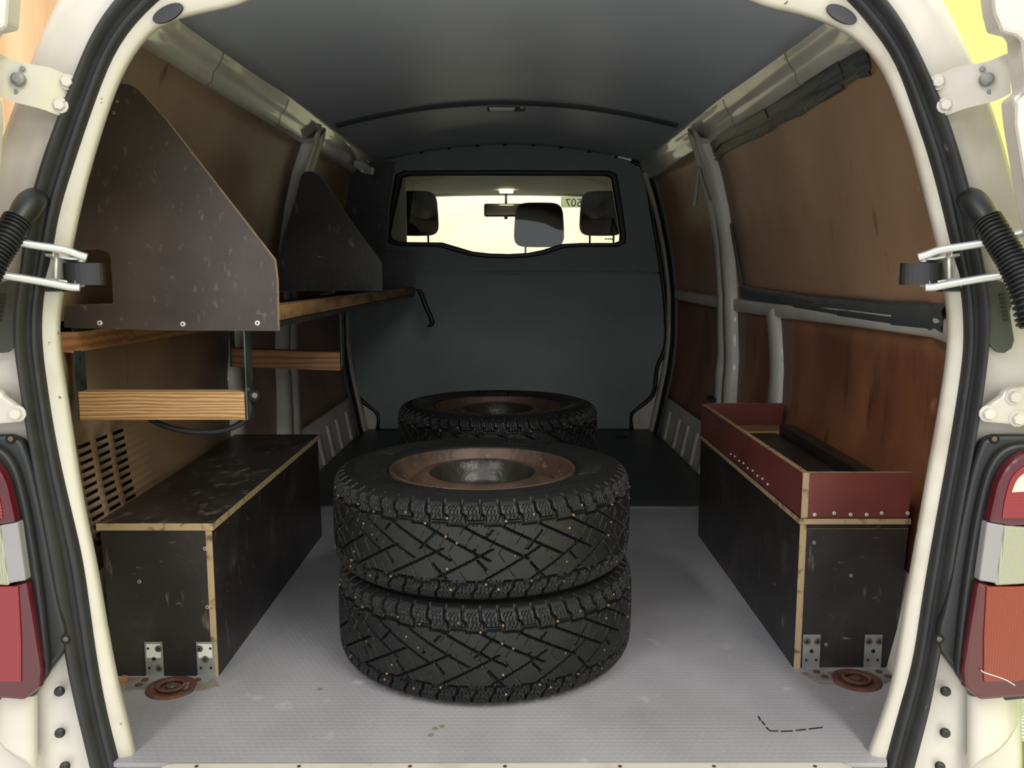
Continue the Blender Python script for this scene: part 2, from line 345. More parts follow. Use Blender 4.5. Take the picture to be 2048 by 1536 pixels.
for side, nm, lab in ((1, 'wall_right', 'right side wall of the van with brown plywood panels and taped edges'), (-1, 'wall_left', 'left side wall of the van with brown plywood panels behind the shelf')):
    w = thing(nm, (side * .85, 3, 0), lab, kind='structure')
    up = 'ply_wall' if side > 0 else 'ply_left'; low = 'ply_low' if side > 0 else 'ply_left'
    panel('outer_skin', side, lin(1.42, 4.7, 12), lin(-.25, 1.37, 18), 'skin_shade', w, off=-.03, solid=.002)  # sheet coloured dark so the vent slots look shaded
    panel('body_side', side, lin(1.42, 6.2, 20), lin(-.25, 1.38, 18), 'paint', w, off=-.036, solid=.002)
    panel('plywood_panel', side, lin(1.44, PYc, 10), lin(.74, 1.335, 10), up, w)
    panel('plywood_panel', side, lin(PYc, 4.5, 8), lin(.74, 1.335, 10), up, w)
    if side > 0:
        panel('plywood_panel', side, lin(1.44, POY, 10), lin(.19, .715, 8), low, w)
    else:   # this one has the vent slots sawn into it
        ysl, zsl, holes = [1.44, 1.6], [.19, .22], set()
        y = 1.775
        for c in range(3): ysl += [y, y + .058]; y += .080
        ysl += [2.2, 2.4, POY]
        z = .245
        for r in range(13): zsl += [z, z + .0085]; z += .0178
        zsl += [.5, .6, .715]
        for c in range(3):
            for r in range(13):
                if c == 2 and r < 0: continue
                holes.add((2 + 2 * c, 2 + 2 * r))
        panel('plywood_panel', side, ysl, zsl, low, w, holes=holes, solid=.004)
    panel('plywood_panel', side, lin(POY, PYc, 5), lin(.19, .715, 8), low, w)
    panel('plywood_panel', side, lin(PYc, 4.5, 8), lin(.19, .715, 8), low, w)
    panel('lower_sill', side, lin(1.44, 4.56, 10), lin(-.03, .20, 4), 'paint_in', w, off=.005)
    for k, yy in enumerate((3.45, 3.62, 3.80, 3.98, 4.2)):
        strip('pressed_rib', side, [(yy, .01), (yy, .15)], .05, .012, 'paint_in', w, .005)
    # roof rail
    rows = []
    for y in lin(1.48, 4.52, 18):
        k = 1 - .045 * max(0, min(1, (y - 2.2) / 2.3)); g = .05 * max(0, 1 - (y - 1.40) / .5)
        rows.append([(side * (X * k * rear(y)), y, Z - g * .2) for X, Z in ((.80, 1.322), (.772, 1.318), (.757, 1.328), (.752, 1.352), (.740, 1.366), (.728, 1.385), (.722, 1.405), (.716, 1.412), (.716, 1.43))])
    loft('roof_rail', rows, 'paint_rail', w)
    for yy in (1.86, 2.25, 2.85):
        rr = []
        for y in (yy, yy + .003):
            k = 1 - .045 * max(0, min(1, (y - 2.2) / 2.3))
            rr.append([(side * X * k * rear(y), y, Z) for X, Z in ((.770, 1.3165), (.7555, 1.3275), (.7505, 1.351), (.7385, 1.3645), (.7265, 1.384), (.7205, 1.404))])
        loft('rail_joint', rr, 'seam', w, solid=.001)
    strip('pillar_rib', side, pillarA, .075, .034, 'paint_in', w)
    strip('pillar_rib', side, pillarB, .085, .042, 'paint_in', w)
    strip('pillar_web', side, [((a[0] + b[0]) / 2, (a[1] + b[1]) / 2) for a, b in zip(pillarA, pillarB)], .13, .012, 'paint_in', w)
    strip('rear_post', side, post, .085, .026, 'paint_in', w)
    strip('belt_rail', side, belt if side > 0 else [(1.95, .725)] + belt[1:], .052, .020, 'paint_in', w)
    strip('front_pillar', side, [(4.49, .0), (4.49, .5), (4.49, 1.0), (4.49, 1.36)], .10, .03, 'paint_in', w)
    strip('door_rubber', side, [(4.38, .0), (4.38, .4), (4.38, .9), (4.36, 1.32)], .07, .028, 'gasket', w)
    # rounded corners where posts meet the belt
    if side > 0:
        box('latch_plate', PW(1440, 768) + Vector((-.06, -.02, -.06)), PW(1454, 800) + Vector((-.03, .03, 0)), 'gasket', w)
        # tape along the window panel
        tp = yz([(1488, 582), (1600, 602), (1690, 615), (1800, 628), (1908, 640)])
        for a, b in ((0, 2), (1, 3), (2, 4), (3, 5)):
            seg = tp[a:b]
            if len(seg) > 1: strip('tape_strip', side, seg, .046 + .004 * a, .006 + .001 * a, 'tape', w, .014, prof=[(-.5, 0), (-.3, 1), (.1, .7), (.3, 1.2), (.5, .4)])
        tu = yz([(1424, 300), (1440, 276), (1540, 228), (1620, 176), (1690, 138), (1745, 118)])
        for a in range(5): strip('tape_strip', side, tu[a:a + 2], .046, .007, 'tape', w, .004 + .002 * (a % 2), prof=[(-.5, .3), (-.2, 1), (.1, .6), (.5, 1)])
        tf = yz([(1432, 318), (1450, 297), (1505, 268), (1550, 244), (1600, 220), (1640, 190), (1690, 160), (1722, 140), (1745, 134)])
        for a in range(8):
            strip('crinkled_tape', side, tf[a:a + 2], .030 + .012 * ((a * 7) % 3) / 2, .009, 'tape_foil' if a not in (5, 7) else 'tape', w, .003, n=8, prof=[(-.5, .2), (-.3, 1), (0, .4), (.25, 1.1), (.5, .4)])
        strip('tape_strip', side, yz([(1428, 305), (1452, 400), (1470, 480), (1484, 560), (1489, 585)]), .022, .006, 'tape', w, .004)
# ---- front wall (bulkhead)
YB = 4.52
wf = thing('wall_front', (0, YB, 0), 'dark grey bulkhead partition with a window into the cab', kind='structure')
BR = [(1262, 322), (1288, 345), (1306, 440), (1322, 540), (1331, 620), (1331, 690), (1314, 735), (1305, 790), (1264, 826), (1263, 857)]
out = [PY(u, v, YB) for u, v in BR]
hw = [(p.x, p.z) for p in out]
outline = [(-.02 - (x + .02), z) for x, z in hw]           # mirrored left edge (van centre line)
top = [(x, ROOF(YB, x)) for x in lin(-.62, .60, 12)]
oval = [(-.02, 1.5)]
poly = [(x, z) for x, z in reversed(outline)] + top[1:-1] + hw
# window hole outline (clockwise from top left)
WG = [(806, 356), (820, 352), (1015, 352), (1212, 352), (1221, 357), (1230, 410), (1239, 470), (1238, 482), (1228, 486), (1160, 486), (1122, 488), (1085, 500), (1055, 506), (1018, 508), (980, 507), (945, 503), (915, 494), (885, 485), (800, 484), (785, 478), (782, 468), (792, 420)]
WO = [(792, 350), (808, 342), (1015, 341), (1218, 342), (1233, 349), (1243, 405), (1252, 470), (1250, 487), (1236, 494), (1160, 494), (1128, 496), (1090, 509), (1058, 515), (1018, 517), (976, 516), (940, 512), (908, 503), (880, 494), (796, 492), (776, 485), (771, 470), (780, 420)]
gin = [PY(u, v, YB) for u, v in WG]; gout = [PY(u, v, YB) for u, v in WO]
# bulkhead sheet with the hole: radial fan between the window outline and the sheet outline
cxw, czw = -.02, sum(p.z for p in gout) / len(gout)
def hit(poly, ang):
    d = Vector((math.cos(ang), math.sin(ang))); best = 0
    n = len(poly)
    for i in range(n):
        a = Vector(poly[i]) - Vector((cxw, czw)); b = Vector(poly[(i + 1) % n]) - Vector((cxw, czw)); e = b - a
        den = d.x * e.y - d.y * e.x
        if abs(den) < 1e-9: continue
        t = (a.x * e.y - a.y * e.x) / den; s = (a.x * d.y - a.y * d.x) / den
        if t > 0 and -1e-6 <= s <= 1 + 1e-6: best = max(best, t)
    return Vector((cxw, czw)) + d * best
angs = sorted(set([2 * PI * i / 160 for i in range(160)] + [math.atan2(z - czw, x - cxw) % (2 * PI) for x, z in poly] + [math.atan2(p.z - czw, p.x - cxw) % (2 * PI) for p in gout]))
inner = [hit([(p.x, p.z) for p in gout], a) for a in angs]; outer = [hit(poly, a) for a in angs]
ZST = PY(1010, 548, YB).z
loft('partition_sheet', [[(p.x, YB, p.y) for p in inner + [inner[0]]], [(p.x, YB, p.y) for p in outer + [outer[0]]]], 'bulkhead', wf, smooth=False, solid=.004)
# lower pressed sheet stands a little proud below the step
lowp = [(-.02 - (x + .02), z) for x, z in hw if z < ZST][::-1]
lowp = [(x + .012, z) for x, z in lowp] + [(lowp[-1][0] + .012, ZST)] + [(hw[3][0] - .012, ZST)] + [(x - .012, z) for x, z in hw if z < ZST]
slab('lower_sheet', [(x, YB - .004, z) for x, z in lowp], (0, -.010, 0), 'bulkhead', wf, .004)
box('step_rail', (-.60, YB - .018, ZST - .004), (.78, YB - .003, ZST + .012), 'bulkhead', wf, .005)
for sgn in (1, -1):
    pts = [(sgn * (x + .02) - .02, YB - .006, z) for x, z in hw]
    tube('edge_gasket', pts, .011, 'gasket', wf, 8, 4)
    for v in (345, 440, 545, 640):
        q = PY(1296 + (v - 345) * .12, v, YB); disc('clip', (sgn * (q.x + .0) - .01, YB - .014, q.z), (0, -1, 0), .006, .003, 'hole', wf, 8)
    x0, x1 = (.50, .90) if sgn > 0 else (-.90, -.54)
    slab('corner_plate', [(x0, YB + .008, 0), (x1, YB + .008, 0), (x1, YB + .008, 1.40), ((.70) * sgn, YB + .008, 1.40), (.68 * sgn, YB + .008, .4), (x0, YB + .008, .25)], (0, .01, 0), 'paint_in', wf)
    for xx in (.60, .70): strip_ = box('pressed_dimple', (sgn * xx - .018, YB + .000, .03), (sgn * xx + .018, YB + .009, .11), 'paint_in', wf, .008)
# ---- window 1 in the bulkhead
w1 = thing('window_1', (0, YB, 1), 'wide bulkhead window with a black rubber frame dipping in the middle', kind='structure')
rows = []
for k, (t, dy) in enumerate(((0, 0), (0, -.012), (.25, -.020), (.75, -.020), (1, -.010), (1, .012))):
    rows.append([gin[i].lerp(gout[i], 1 - t) + Vector((0, dy, 0)) for i in range(len(gin))])
loft('rubber_frame', [[r[i] for r in rows] for i in range(len(gin))] + [[r[0] for r in rows]], 'gasket', w1, smooth=False)
slab('glass_pane', [p + Vector((0, .0, 0)) for p in gin], (0, .003, 0), 'glass', w1)
p = PY(1216, 478, YB - .002); 
for k in range(5): box('glass_mark', (p.x - .018 + k * .009, p.y - .0008, p.z - .004), (p.x - .012 + k * .009, p.y - .0003, p.z + .004), 'hole', w1, 0)
# ---- rear wall: flange, weatherstrip and outer body around the rear doors
wr = thing('wall_rear', (0, 1.36, 0), 'cream white rear body frame around the door opening', kind='structure')
YF = 1.36
RI = [(1519, 0), (1600, 16), (1669, 38), (1720, 68), (1758, 103), (1785, 147), (1812, 215), (1837, 290), (1862, 385), (1885, 478), (1900, 560), (1908, 625), (1910, 693), (1891, 823), (1871, 933), (1850, 1055), (1826, 1192), (1799, 1362), (1775, 1445), (1742, 1530)]
RS = [(1702, 0), (1735, 40), (1775, 90), (1800, 135), (1832, 225), (1858, 300), (1884, 395), (1906, 490), (1925, 570), (1931, 640), (1931, 700), (1919, 790), (1901, 900), (1874, 1050), (1850, 1190), (1828, 1330), (1800, 1430), (1772, 1536)]
RO = [(1755, 0), (1782, 36), (1806, 75), (1840, 147), (1881, 239), (1926, 386), (1944, 490), (1963, 591), (1965, 652), (1956, 745), (1938, 865), (1912, 1004), (1895, 1110), (1881, 1226), (1861, 1320), (1851, 1387), (1827, 1479), (1812, 1536)]
LI = [(478, 0), (420, 10), (369, 24), (308, 38), (253, 103), (219, 171), (185, 273), (160, 360), (140, 444), (122, 540), (106, 620), (104, 690), (118, 779), (137, 905), (156, 1021), (178, 1123), (198, 1236), (219, 1352), (240, 1438), (262, 1530)]
LS = [(311, 0), (270, 40), (240, 78), (219, 116), (190, 190), (161, 273), (136, 350), (113, 427), (97, 525), (85, 574), (79, 642), (81, 700), (99, 830), (118, 933), (140, 1030), (161, 1123), (181, 1260), (192, 1335), (212, 1438), (238, 1536)]
LO = [(250, 0), (226, 30), (195, 79), (150, 191), (99, 325), (68, 444), (55, 557), (44, 625), (44, 687), (55, 762), (70, 860), (85, 950), (106, 1072), (133, 1233), (147, 1318), (161, 1387), (182, 1472), (197, 1536)]
def by_angle(pts, n=190, a0=2.42):
    """sample a curve at even angles round the opening, from lower left over the top to lower right"""
    an = [math.atan2(p.x, p.z - .62) for p in pts]; outp = []
    for i in range(n):
        a = -a0 + 2 * a0 * i / (n - 1)
        for k in range(len(pts) - 1):
            if an[k] <= a <= an[k + 1] and an[k + 1] > an[k]:
                outp.append(pts[k].lerp(pts[k + 1], (a - an[k]) / (an[k + 1] - an[k]))); break
        else: outp.append(pts[0].copy() if a < 0 else pts[-1].copy())
    for _ in range(3):
        outp = [outp[0]] + [(outp[i - 1] + outp[i] * 2 + outp[i + 1]) / 4 for i in range(1, n - 1)] + [outp[-1]]
    return outp
def contour(Lp, Rp, ztop, zb):
    l = [PY(u, v, YF) for u, v in Lp]; r = [PY(u, v, YF) for u, v in Rp]
    a, b = l[0], r[0]
    arch = [Vector((a.x + (b.x - a.x) * t, YF, (a.z + (b.z - a.z) * t) + (ztop - max(a.z, b.z)) * math.sin(PI * t) ** .6)) for t in (.08, .2, .35, .5, .65, .8, .92)]
    dl = (l[-1] - l[-3]).normalized(); dr = (r[-1] - r[-3]).normalized()
    tail_l = [l[-1] + dl * .05, l[-1] + dl * .09 + Vector((.02, 0, 0)), Vector((l[-1].x + .12, YF, zb))]
    tail_r = [r[-1] + dr * .05, r[-1] + dr * .09 - Vector((.02, 0, 0)), Vector((r[-1].x - .12, YF, zb))]
    pts = smoothpath(list(reversed(tail_l)) + list(reversed(l)) + arch + r + tail_r, 6)
    return by_angle(pts)
cI = contour(LI, RI, 1.335, -.12); cS = contour(LS, RS, 1.385, -.13); cO = contour(LO, RO, 1.42, -.15)
def off(p, y): return Vector((p.x, y, p.z))
n = len(cS)
loft('door_flange', [[off(cI[i], 1.47) + (cS[i] - cI[i]).normalized() * .10, off(cI[i], 1.385), off(cI[i], 1.376), off(cI[i].lerp(cS[i], .08), 1.371), off(cI[i].lerp(cS[i], .5), 1.366), off(cS[i], 1.364)] for i in range(n)], 'paint_worn', wr)
prof = [(-.06, 1.366), (.0, 1.352), (.12, 1.346), (.26, 1.346), (.34, 1.352), (.40, 1.353), (.46, 1.343), (.6, 1.331), (.75, 1.327), (.9, 1.331), (1.0, 1.345), (1.02, 1.362)]
loft('weatherstrip', [[off(cS[i].lerp(cO[i], t), y) for t, y in prof] for i in range(n)], 'seal', wr)
def outn(i):
    t = (cO[min(i + 1, n - 1)] - cO[max(i - 1, 0)]); q = Vector((-t.z, 0, t.x)).normalized()
    return q if q.dot(cO[i] - Vector((0, YF, .6))) > 0 else -q
rows = []
for i in range(n):
    z = cO[i].z; nn = outn(i); k = max(0, min(1, (.98 - z) / .3)); d = .088 + .10 * k * k * (3 - 2 * k)
    if z < .1: d += (.1 - z) * .3
    nn = (nn + Vector((0, 0, -nn.z * k * .9))).normalized() if k > 0 else nn
    pr = [(0, 1.362), (.06, 1.360), (.22, 1.352), (.42, 1.356), (.58, 1.350), (.74, 1.346), (.86, 1.352), (.94, 1.372), (.985, 1.41), (1.0, 1.47), (1.03, 1.52)]
    rows.append([off(cO[i] + nn * d * t + Vector((0, 0, 0)), y) for t, y in pr])
loft('body_panel', rows, 'paint', wr)
for u, v in ((335, 26), (1684, 28)):
    p = PY(u, v, 1.362); s = -1 if u < 1024 else 1
    ax = Vector((s * .83, 0, -.55)) ; ax = Vector((.86, 0, .42)) if s < 0 else Vector((.86, 0, -.42)); bx = Vector((-ax.z, 0, ax.x))
    slab('access_hole', [p + ax * .027 * math.cos(a) + bx * .0115 * math.sin(a) for a in lin(0, 2 * PI * 23 / 24, 23)], (0, .004, 0), 'gasket', wr)
for sgn in (1, -1):
    lbl = 'right' if sgn > 0 else 'left'
    def px(u): return u if sgn > 0 else 2010 - u
    def q(u, v, Y): return PY(px(u), v, Y)
    # rounded body corner under the lamp, with rubber plugs
    cor = []
    for (u, Y, vt, vb) in ((1934, 1.345, 1388, 1640), (1937, 1.333, 1390, 1600), (1943, 1.326, 1392, 1545), (1960, 1.320, 1393, 1528), (1980, 1.318, 1393, 1517), (2000, 1.320, 1391, 1503), (2016, 1.327, 1388, 1484), (2030, 1.340, 1384, 1462), (2040, 1.360, 1378, 1444), (2047, 1.40, 1366, 1428), (2051, 1.47, 1345, 1410), (2056, 1.60, 1315, 1385)):
        top_, bot_ = q(u, vt, Y), q(u, vb, Y)
        cor.append([top_.lerp(bot_, t) for t in (0, .15, .4, .7, .9, .97)] + [bot_ + Vector((0, .012, .004)), bot_ + Vector((0, .05, .004))])
    loft('body_corner', cor, 'paint', wr)
    for (u, v, uu) in ((1891, 1382, .0), (1890, 1465, 0), (1880, 1532, 0)):
        p = q(u, v, 1.344); disc('rubber_plug', p, (-.45 * sgn, -1, 0), .0085, .004, 'plastic', wr, 16, dome=.002)
# ================================================================ rear doors, hinges, stays
door_px = [(1958, -60), (1958, 0), (1962, 32), (1971, 68), (2004, 76), (2011, 88), (2013, 118), (2018, 160), (2022, 188), (1999, 206), (2004, 252), (2012, 300), (2022, 360), (2035, 430), (2048, 490), (2100, 700), (2500, 700), (2500, -60)]
ld = [(46, -60), (44, 0), (40, 58), (34, 64), (6, 70), (0, 84), (-6, 140), (-2, 192), (6, 205), (9, 250), (4, 330), (-6, 420), (-20, 700), (-400, 700), (-400, -60)]
DOORS = {}
for nm, pts, sgn, lab in (('door_1', ld, -1, 'left rear door swung open, its white inner edge showing'), ('door_2', door_px, 1, 'right rear door swung open, its white inner edge showing')):
    d = DOORS[sgn] = thing(nm, PY(pts[6][0], pts[6][1], 1.22), lab, kind='structure')
    a = [PY(u, v, 1.25) for u, v in pts]
    slab('door_frame', a, (0, -.035, 0), 'paint', d, .004)
    ins = [PY(u + sgn * 20 + (sgn * 6 if 60 < v < 230 else 0), v, 1.213) for u, v in pts[:-2] if v < 690] + [PY(2500 if sgn > 0 else -400, 690, 1.213), PY(2500 if sgn > 0 else -400, -60, 1.213)]
    slab('inner_pressing', ins, (0, -.012, 0), 'paint', d, .006)
for sgn, side in ((-1, 'left'), (1, 'right')):
    def q(u, v, Y, s=sgn): return PY(u if s > 0 else 2010 - u, v, Y)
    topl = [(1858, 158, 1.338), (1875, 150, 1.332), (1893, 142, 1.322), (1915, 134, 1.310), (1945, 129, 1.298), (1980, 121, 1.285), (2006, 110, 1.275), (2018, 106, 1.270)]
    botl = [(1878, 233, 1.338), (1884, 232, 1.332), (1900, 228, 1.322), (1924, 219, 1.310), (1950, 212, 1.298), (1986, 203, 1.285), (2008, 194, 1.275), (2022, 186, 1.270)]
    tp = smoothpath([q(*t) for t in topl], 3); bt = smoothpath([q(*t) for t in botl], 3)
    h = loft('door_hinge', [[a, a.lerp(b, .33), a.lerp(b, .67), b, b + Vector((0, .006, 0)), a.lerp(b, .5) + Vector((0, .007, 0)), a + Vector((0, .006, 0))] for a, b in zip(tp, bt)], 'paint', DOORS[sgn], closed=True, smooth=False, caps=True)
    bolt(q(1875, 165, 1.332), (-.3 * sgn, -1, 0), h, .0085); bolt(q(1890, 211, 1.328), (-.3 * sgn, -1, 0), h, .0085)
    disc('pin', q(1971, 160, 1.287), (-.2 * sgn, -1, 0), .010, .010, 'steel', h, 16, dome=.003)
    for (u, v) in ((1964, 138), (1979, 184)): disc('rivet', q(u, v, 1.289), (-.2 * sgn, -1, 0), .004, .003, 'steel', h, 10)
    hp = [(1957, 828), (1962, 814), (1980, 800), (1994, 790), (2000, 779), (2012, 774), (2060, 770), (2100, 770), (2100, 856), (2060, 852), (1996, 845), (1972, 843), (1960, 838)]
    h = slab('door_hinge', [q(u, v, 1.332) for u, v in hp], (0, -.014, 0), 'paint', DOORS[sgn], .004)
    for (u, v) in ((1975, 827), (2027, 793), (2034, 837)): bolt(q(u, v, 1.318), (-.1 * sgn, -1, 0), h, .0095)
    # door stay: bracket, roller and two rods
    s = thing('door_stay', q(1890, 560, 1.37), 'steel door stay with black roller reaching from the %s pillar' % side, 'door stay', 'door stays')
    for (v0, v1) in ((517, 513), (564, 562)):
        slab('bracket_plate', [q(1840, v0 + 4, 1.35), q(1846, v0 - 1, 1.35), q(1870, v0 - 2, 1.345), q(1905, v1 - 5, 1.335), q(1920, v1 - 6, 1.335), q(1920, v1 - 3, 1.365), q(1880, v0 + 4, 1.38), q(1848, v0 + 7, 1.378)], (0, 0, -.0035), 'steel_rod', s)
    a, b = q(1853, 526, 1.352), q(1857, 570, 1.352)
    roll = [[Vector((a.x + .029 * math.cos(t) * (1.25 if math.cos(t) * sgn < 0 else 1), 1.362 + .022 * math.sin(t), z)) for t in lin(0, 2 * PI * 27 / 28, 27)] for z in (a.z, a.z - .003, b.z + .003, b.z)]
    loft('roller', roll, 'rubber', s, closed=True, smooth=False, caps=True)
    tube('pivot_pin', [q(1846, 505, 1.345), q(1846, 524, 1.345)], .006, 'steel_rod', s, 10, 2)
    tube('pivot_pin', [q(1857, 560, 1.345), q(1857, 577, 1.345)], .005, 'steel_rod', s, 10, 2)
    tube('pivot_pin', [q(1897, 506, 1.33), q(1899, 570, 1.33)], .003, 'steel_rod', s, 8, 2)
    box('mount_block', q(1886, 568, 1.34), q(1906, 583, 1.365), 'plastic', s, .002)
    slab('mount_tab', [q(1905, 497, 1.364), q(1916, 490, 1.364), q(1926, 515, 1.358), q(1930, 575, 1.358), q(1905, 575, 1.362)], (0, .012, 0), 'paint', s, .002)
    flat = lambda t: .0062
    tube('rod', [q(1836, 515, 1.340), q(1855, 509, 1.335), q(1885, 499, 1.325), q(1960, 487, 1.30), q(2050, 465, 1.27), q(2140, 440, 1.24)], .0062, 'steel_rod', s, 12, 5)
    tube('rod', [q(1850, 575, 1.340), q(1870, 574, 1.335), q(1900, 568, 1.325), q(1970, 556, 1.30), q(2050, 544, 1.27), q(2140, 530, 1.24)], .0062, 'steel_rod', s, 12, 5)
    # corrugated cable boot
    cb = thing('cable_boot', q(1945, 400, 1.33), 'black corrugated cable boot leaving the %s pillar' % side, 'cable', 'cable boots')
    pth = [q(1934, 396, 1.352), q(1946, 404, 1.325), q(1962, 424, 1.305), q(1976, 444, 1.29)]
    tube('boot_collar', pth, lambda t: .0165 + .004 * math.sin(PI * min(1, t * 1.1)), 'plastic', cb, 14, 5)
    pth = smoothpath([q(1974, 440, 1.292), q(2000, 482, 1.27), q(2026, 526, 1.25), q(2050, 580, 1.23), q(2066, 650, 1.21)], 40)
    tube('corrugated_hose', pth, lambda t: .0185 + .0036 * math.sin(t * 2 * PI * 26), 'plastic', cb, 14, 1)
    # oval grommet plate
    g = thing('grommet_plate', q(1998, 640, 1.345), 'dark oval rubber plate on the pillar beside the %s weatherstrip' % side, 'plate', 'grommet plates')
    gp = [(1968, 556), (1985, 558), (2006, 566), (2016, 590), (2021, 612), (2016, 622), (2020, 650), (2025, 680), (2020, 696), (2006, 706), (1990, 704), (1977, 692), (1970, 668), (1964, 620)]
    slab('plate', [q(u, v, 1.341) for u, v in gp], (0, -.006, 0), 'plate_green', g, .002)
    for k in range(7):
        box('ridge', q(1997 + k * 1.6, 588 + k * 8.5, 1.334), q(2010 + k * 1.2, 591 + k * 8.5, 1.3325), 'plastic', g, 0)
    # tail lamp
    t = thing('tail_lamp', q(1960, 1380, 1.31), '%s tail lamp with red, clear and red lenses in a black housing' % side, 'tail lamp', 'tail lamps')
    hs = [(2150, 866), (1978, 866), (1962, 872), (1950, 884), (1934, 930), (1918, 1000), (1904, 1070), (1890, 1150), (1876, 1215), (1867, 1250), (1868, 1290), (1905, 1340), (1936, 1388), (1985, 1392), (2150, 1375)]
    sm = lambda pts, a, b, Y: [q(u, v, Y) for u, v in pts[:a]] + smoothpath([q(u, v, Y) for u, v in pts[a:b]], 4) + [q(u, v, Y) for u, v in pts[b:]]
    slab('housing', sm(hs, 1, 11, 1.345), (0, -.022, 0), 'plastic', t, .006)
    bez = [(2060, 884), (2020, 886), (1990, 902), (1968, 935), (1952, 990), (1938, 1060), (1920, 1180), (1908, 1290), (1904, 1340), (1936, 1388), (1950, 1388), (1960, 1150), (1985, 1000), (2060, 905)]
    slab('bezel', sm(bez, 0, 9, 1.325), (0, -.014, 0), 'plastic', t, .005)
    for (u, v) in ((1988, 878), (1878, 1278)):
        sc = disc('screw', q(u, v, 1.324), (0, -1, 0), .0085, .002, 'hole', t, 14); disc('screw_head', q(u, v, 1.321), (0, -1, 0), .0045, .002, 'screw_dull', sc, 10)
    up_o = [(2120, 896), (2040, 898), (2008, 918), (1984, 955), (1972, 1000), (1964, 1038), (2010, 1046), (2120, 1040)]
    slab('upper_lens', sm(up_o, 1, 6, 1.312), (0, -.020, 0), 'lens_dark', t, .006)
    up_i = [(2120, 922), (2048, 930), (2022, 955), (2008, 1000), (2003, 1036), (2060, 1036), (2120, 1034)]
    slab('upper_reflector', sm(up_i, 1, 5, 1.293), (0, -.003, 0), 'lens_red', t, .001)
    gl = [(2120, 938), (2054, 942), (2034, 960), (2024, 984), (2120, 978)]
    slab('lens_patch', sm(gl, 1, 4, 1.2905), (0, -.001, 0), 'lens_glow' if sgn > 0 else 'lens_orange', t)  # emissive patch on the right lens, plain orange on the left
    mid_s = [(1962, 1038), (1998, 1044), (1982, 1160), (1946, 1154)]
    slab('clear_side_lens', [q(u, v, 1.312) for u, v in mid_s], (0, -.018, 0), 'lens_side', t, .003)
    mid = [(1996, 1044), (2060, 1050), (2120, 1048), (2120, 1156), (2030, 1160), (1978, 1163)]
    slab('clear_lens', [q(u, v, 1.312) for u, v in mid], (0, -.020, 0), 'lens_clear', t, .003)
    lo_o = [(1944, 1156), (1978, 1166), (2030, 1164), (2120, 1160), (2120, 1374), (2040, 1384), (1950, 1391), (1918, 1366), (1916, 1330), (1930, 1240)]
    slab('lower_lens', [q(u, v, 1.312) for u, v in lo_o], (0, -.018, 0), 'lens_dark', t, .006)
    lo_i = [(1972, 1172), (2030, 1172), (2120, 1168), (2120, 1340), (2030, 1362), (1966, 1362), (1966, 1280)]
    slab('lower_reflector', [q(u, v, 1.2945) for u, v in lo_i], (0, -.003, 0), 'lens_orange' if sgn > 0 else 'lens_red', t, .001)
    if sgn > 0:
        tube('crack', [q(u, v, 1.2905) for u, v in ((1962, 1340), (1968, 1345), (1990, 1352), (2012, 1360), (2030, 1371))], .0009, 'label', t, 5, 2)
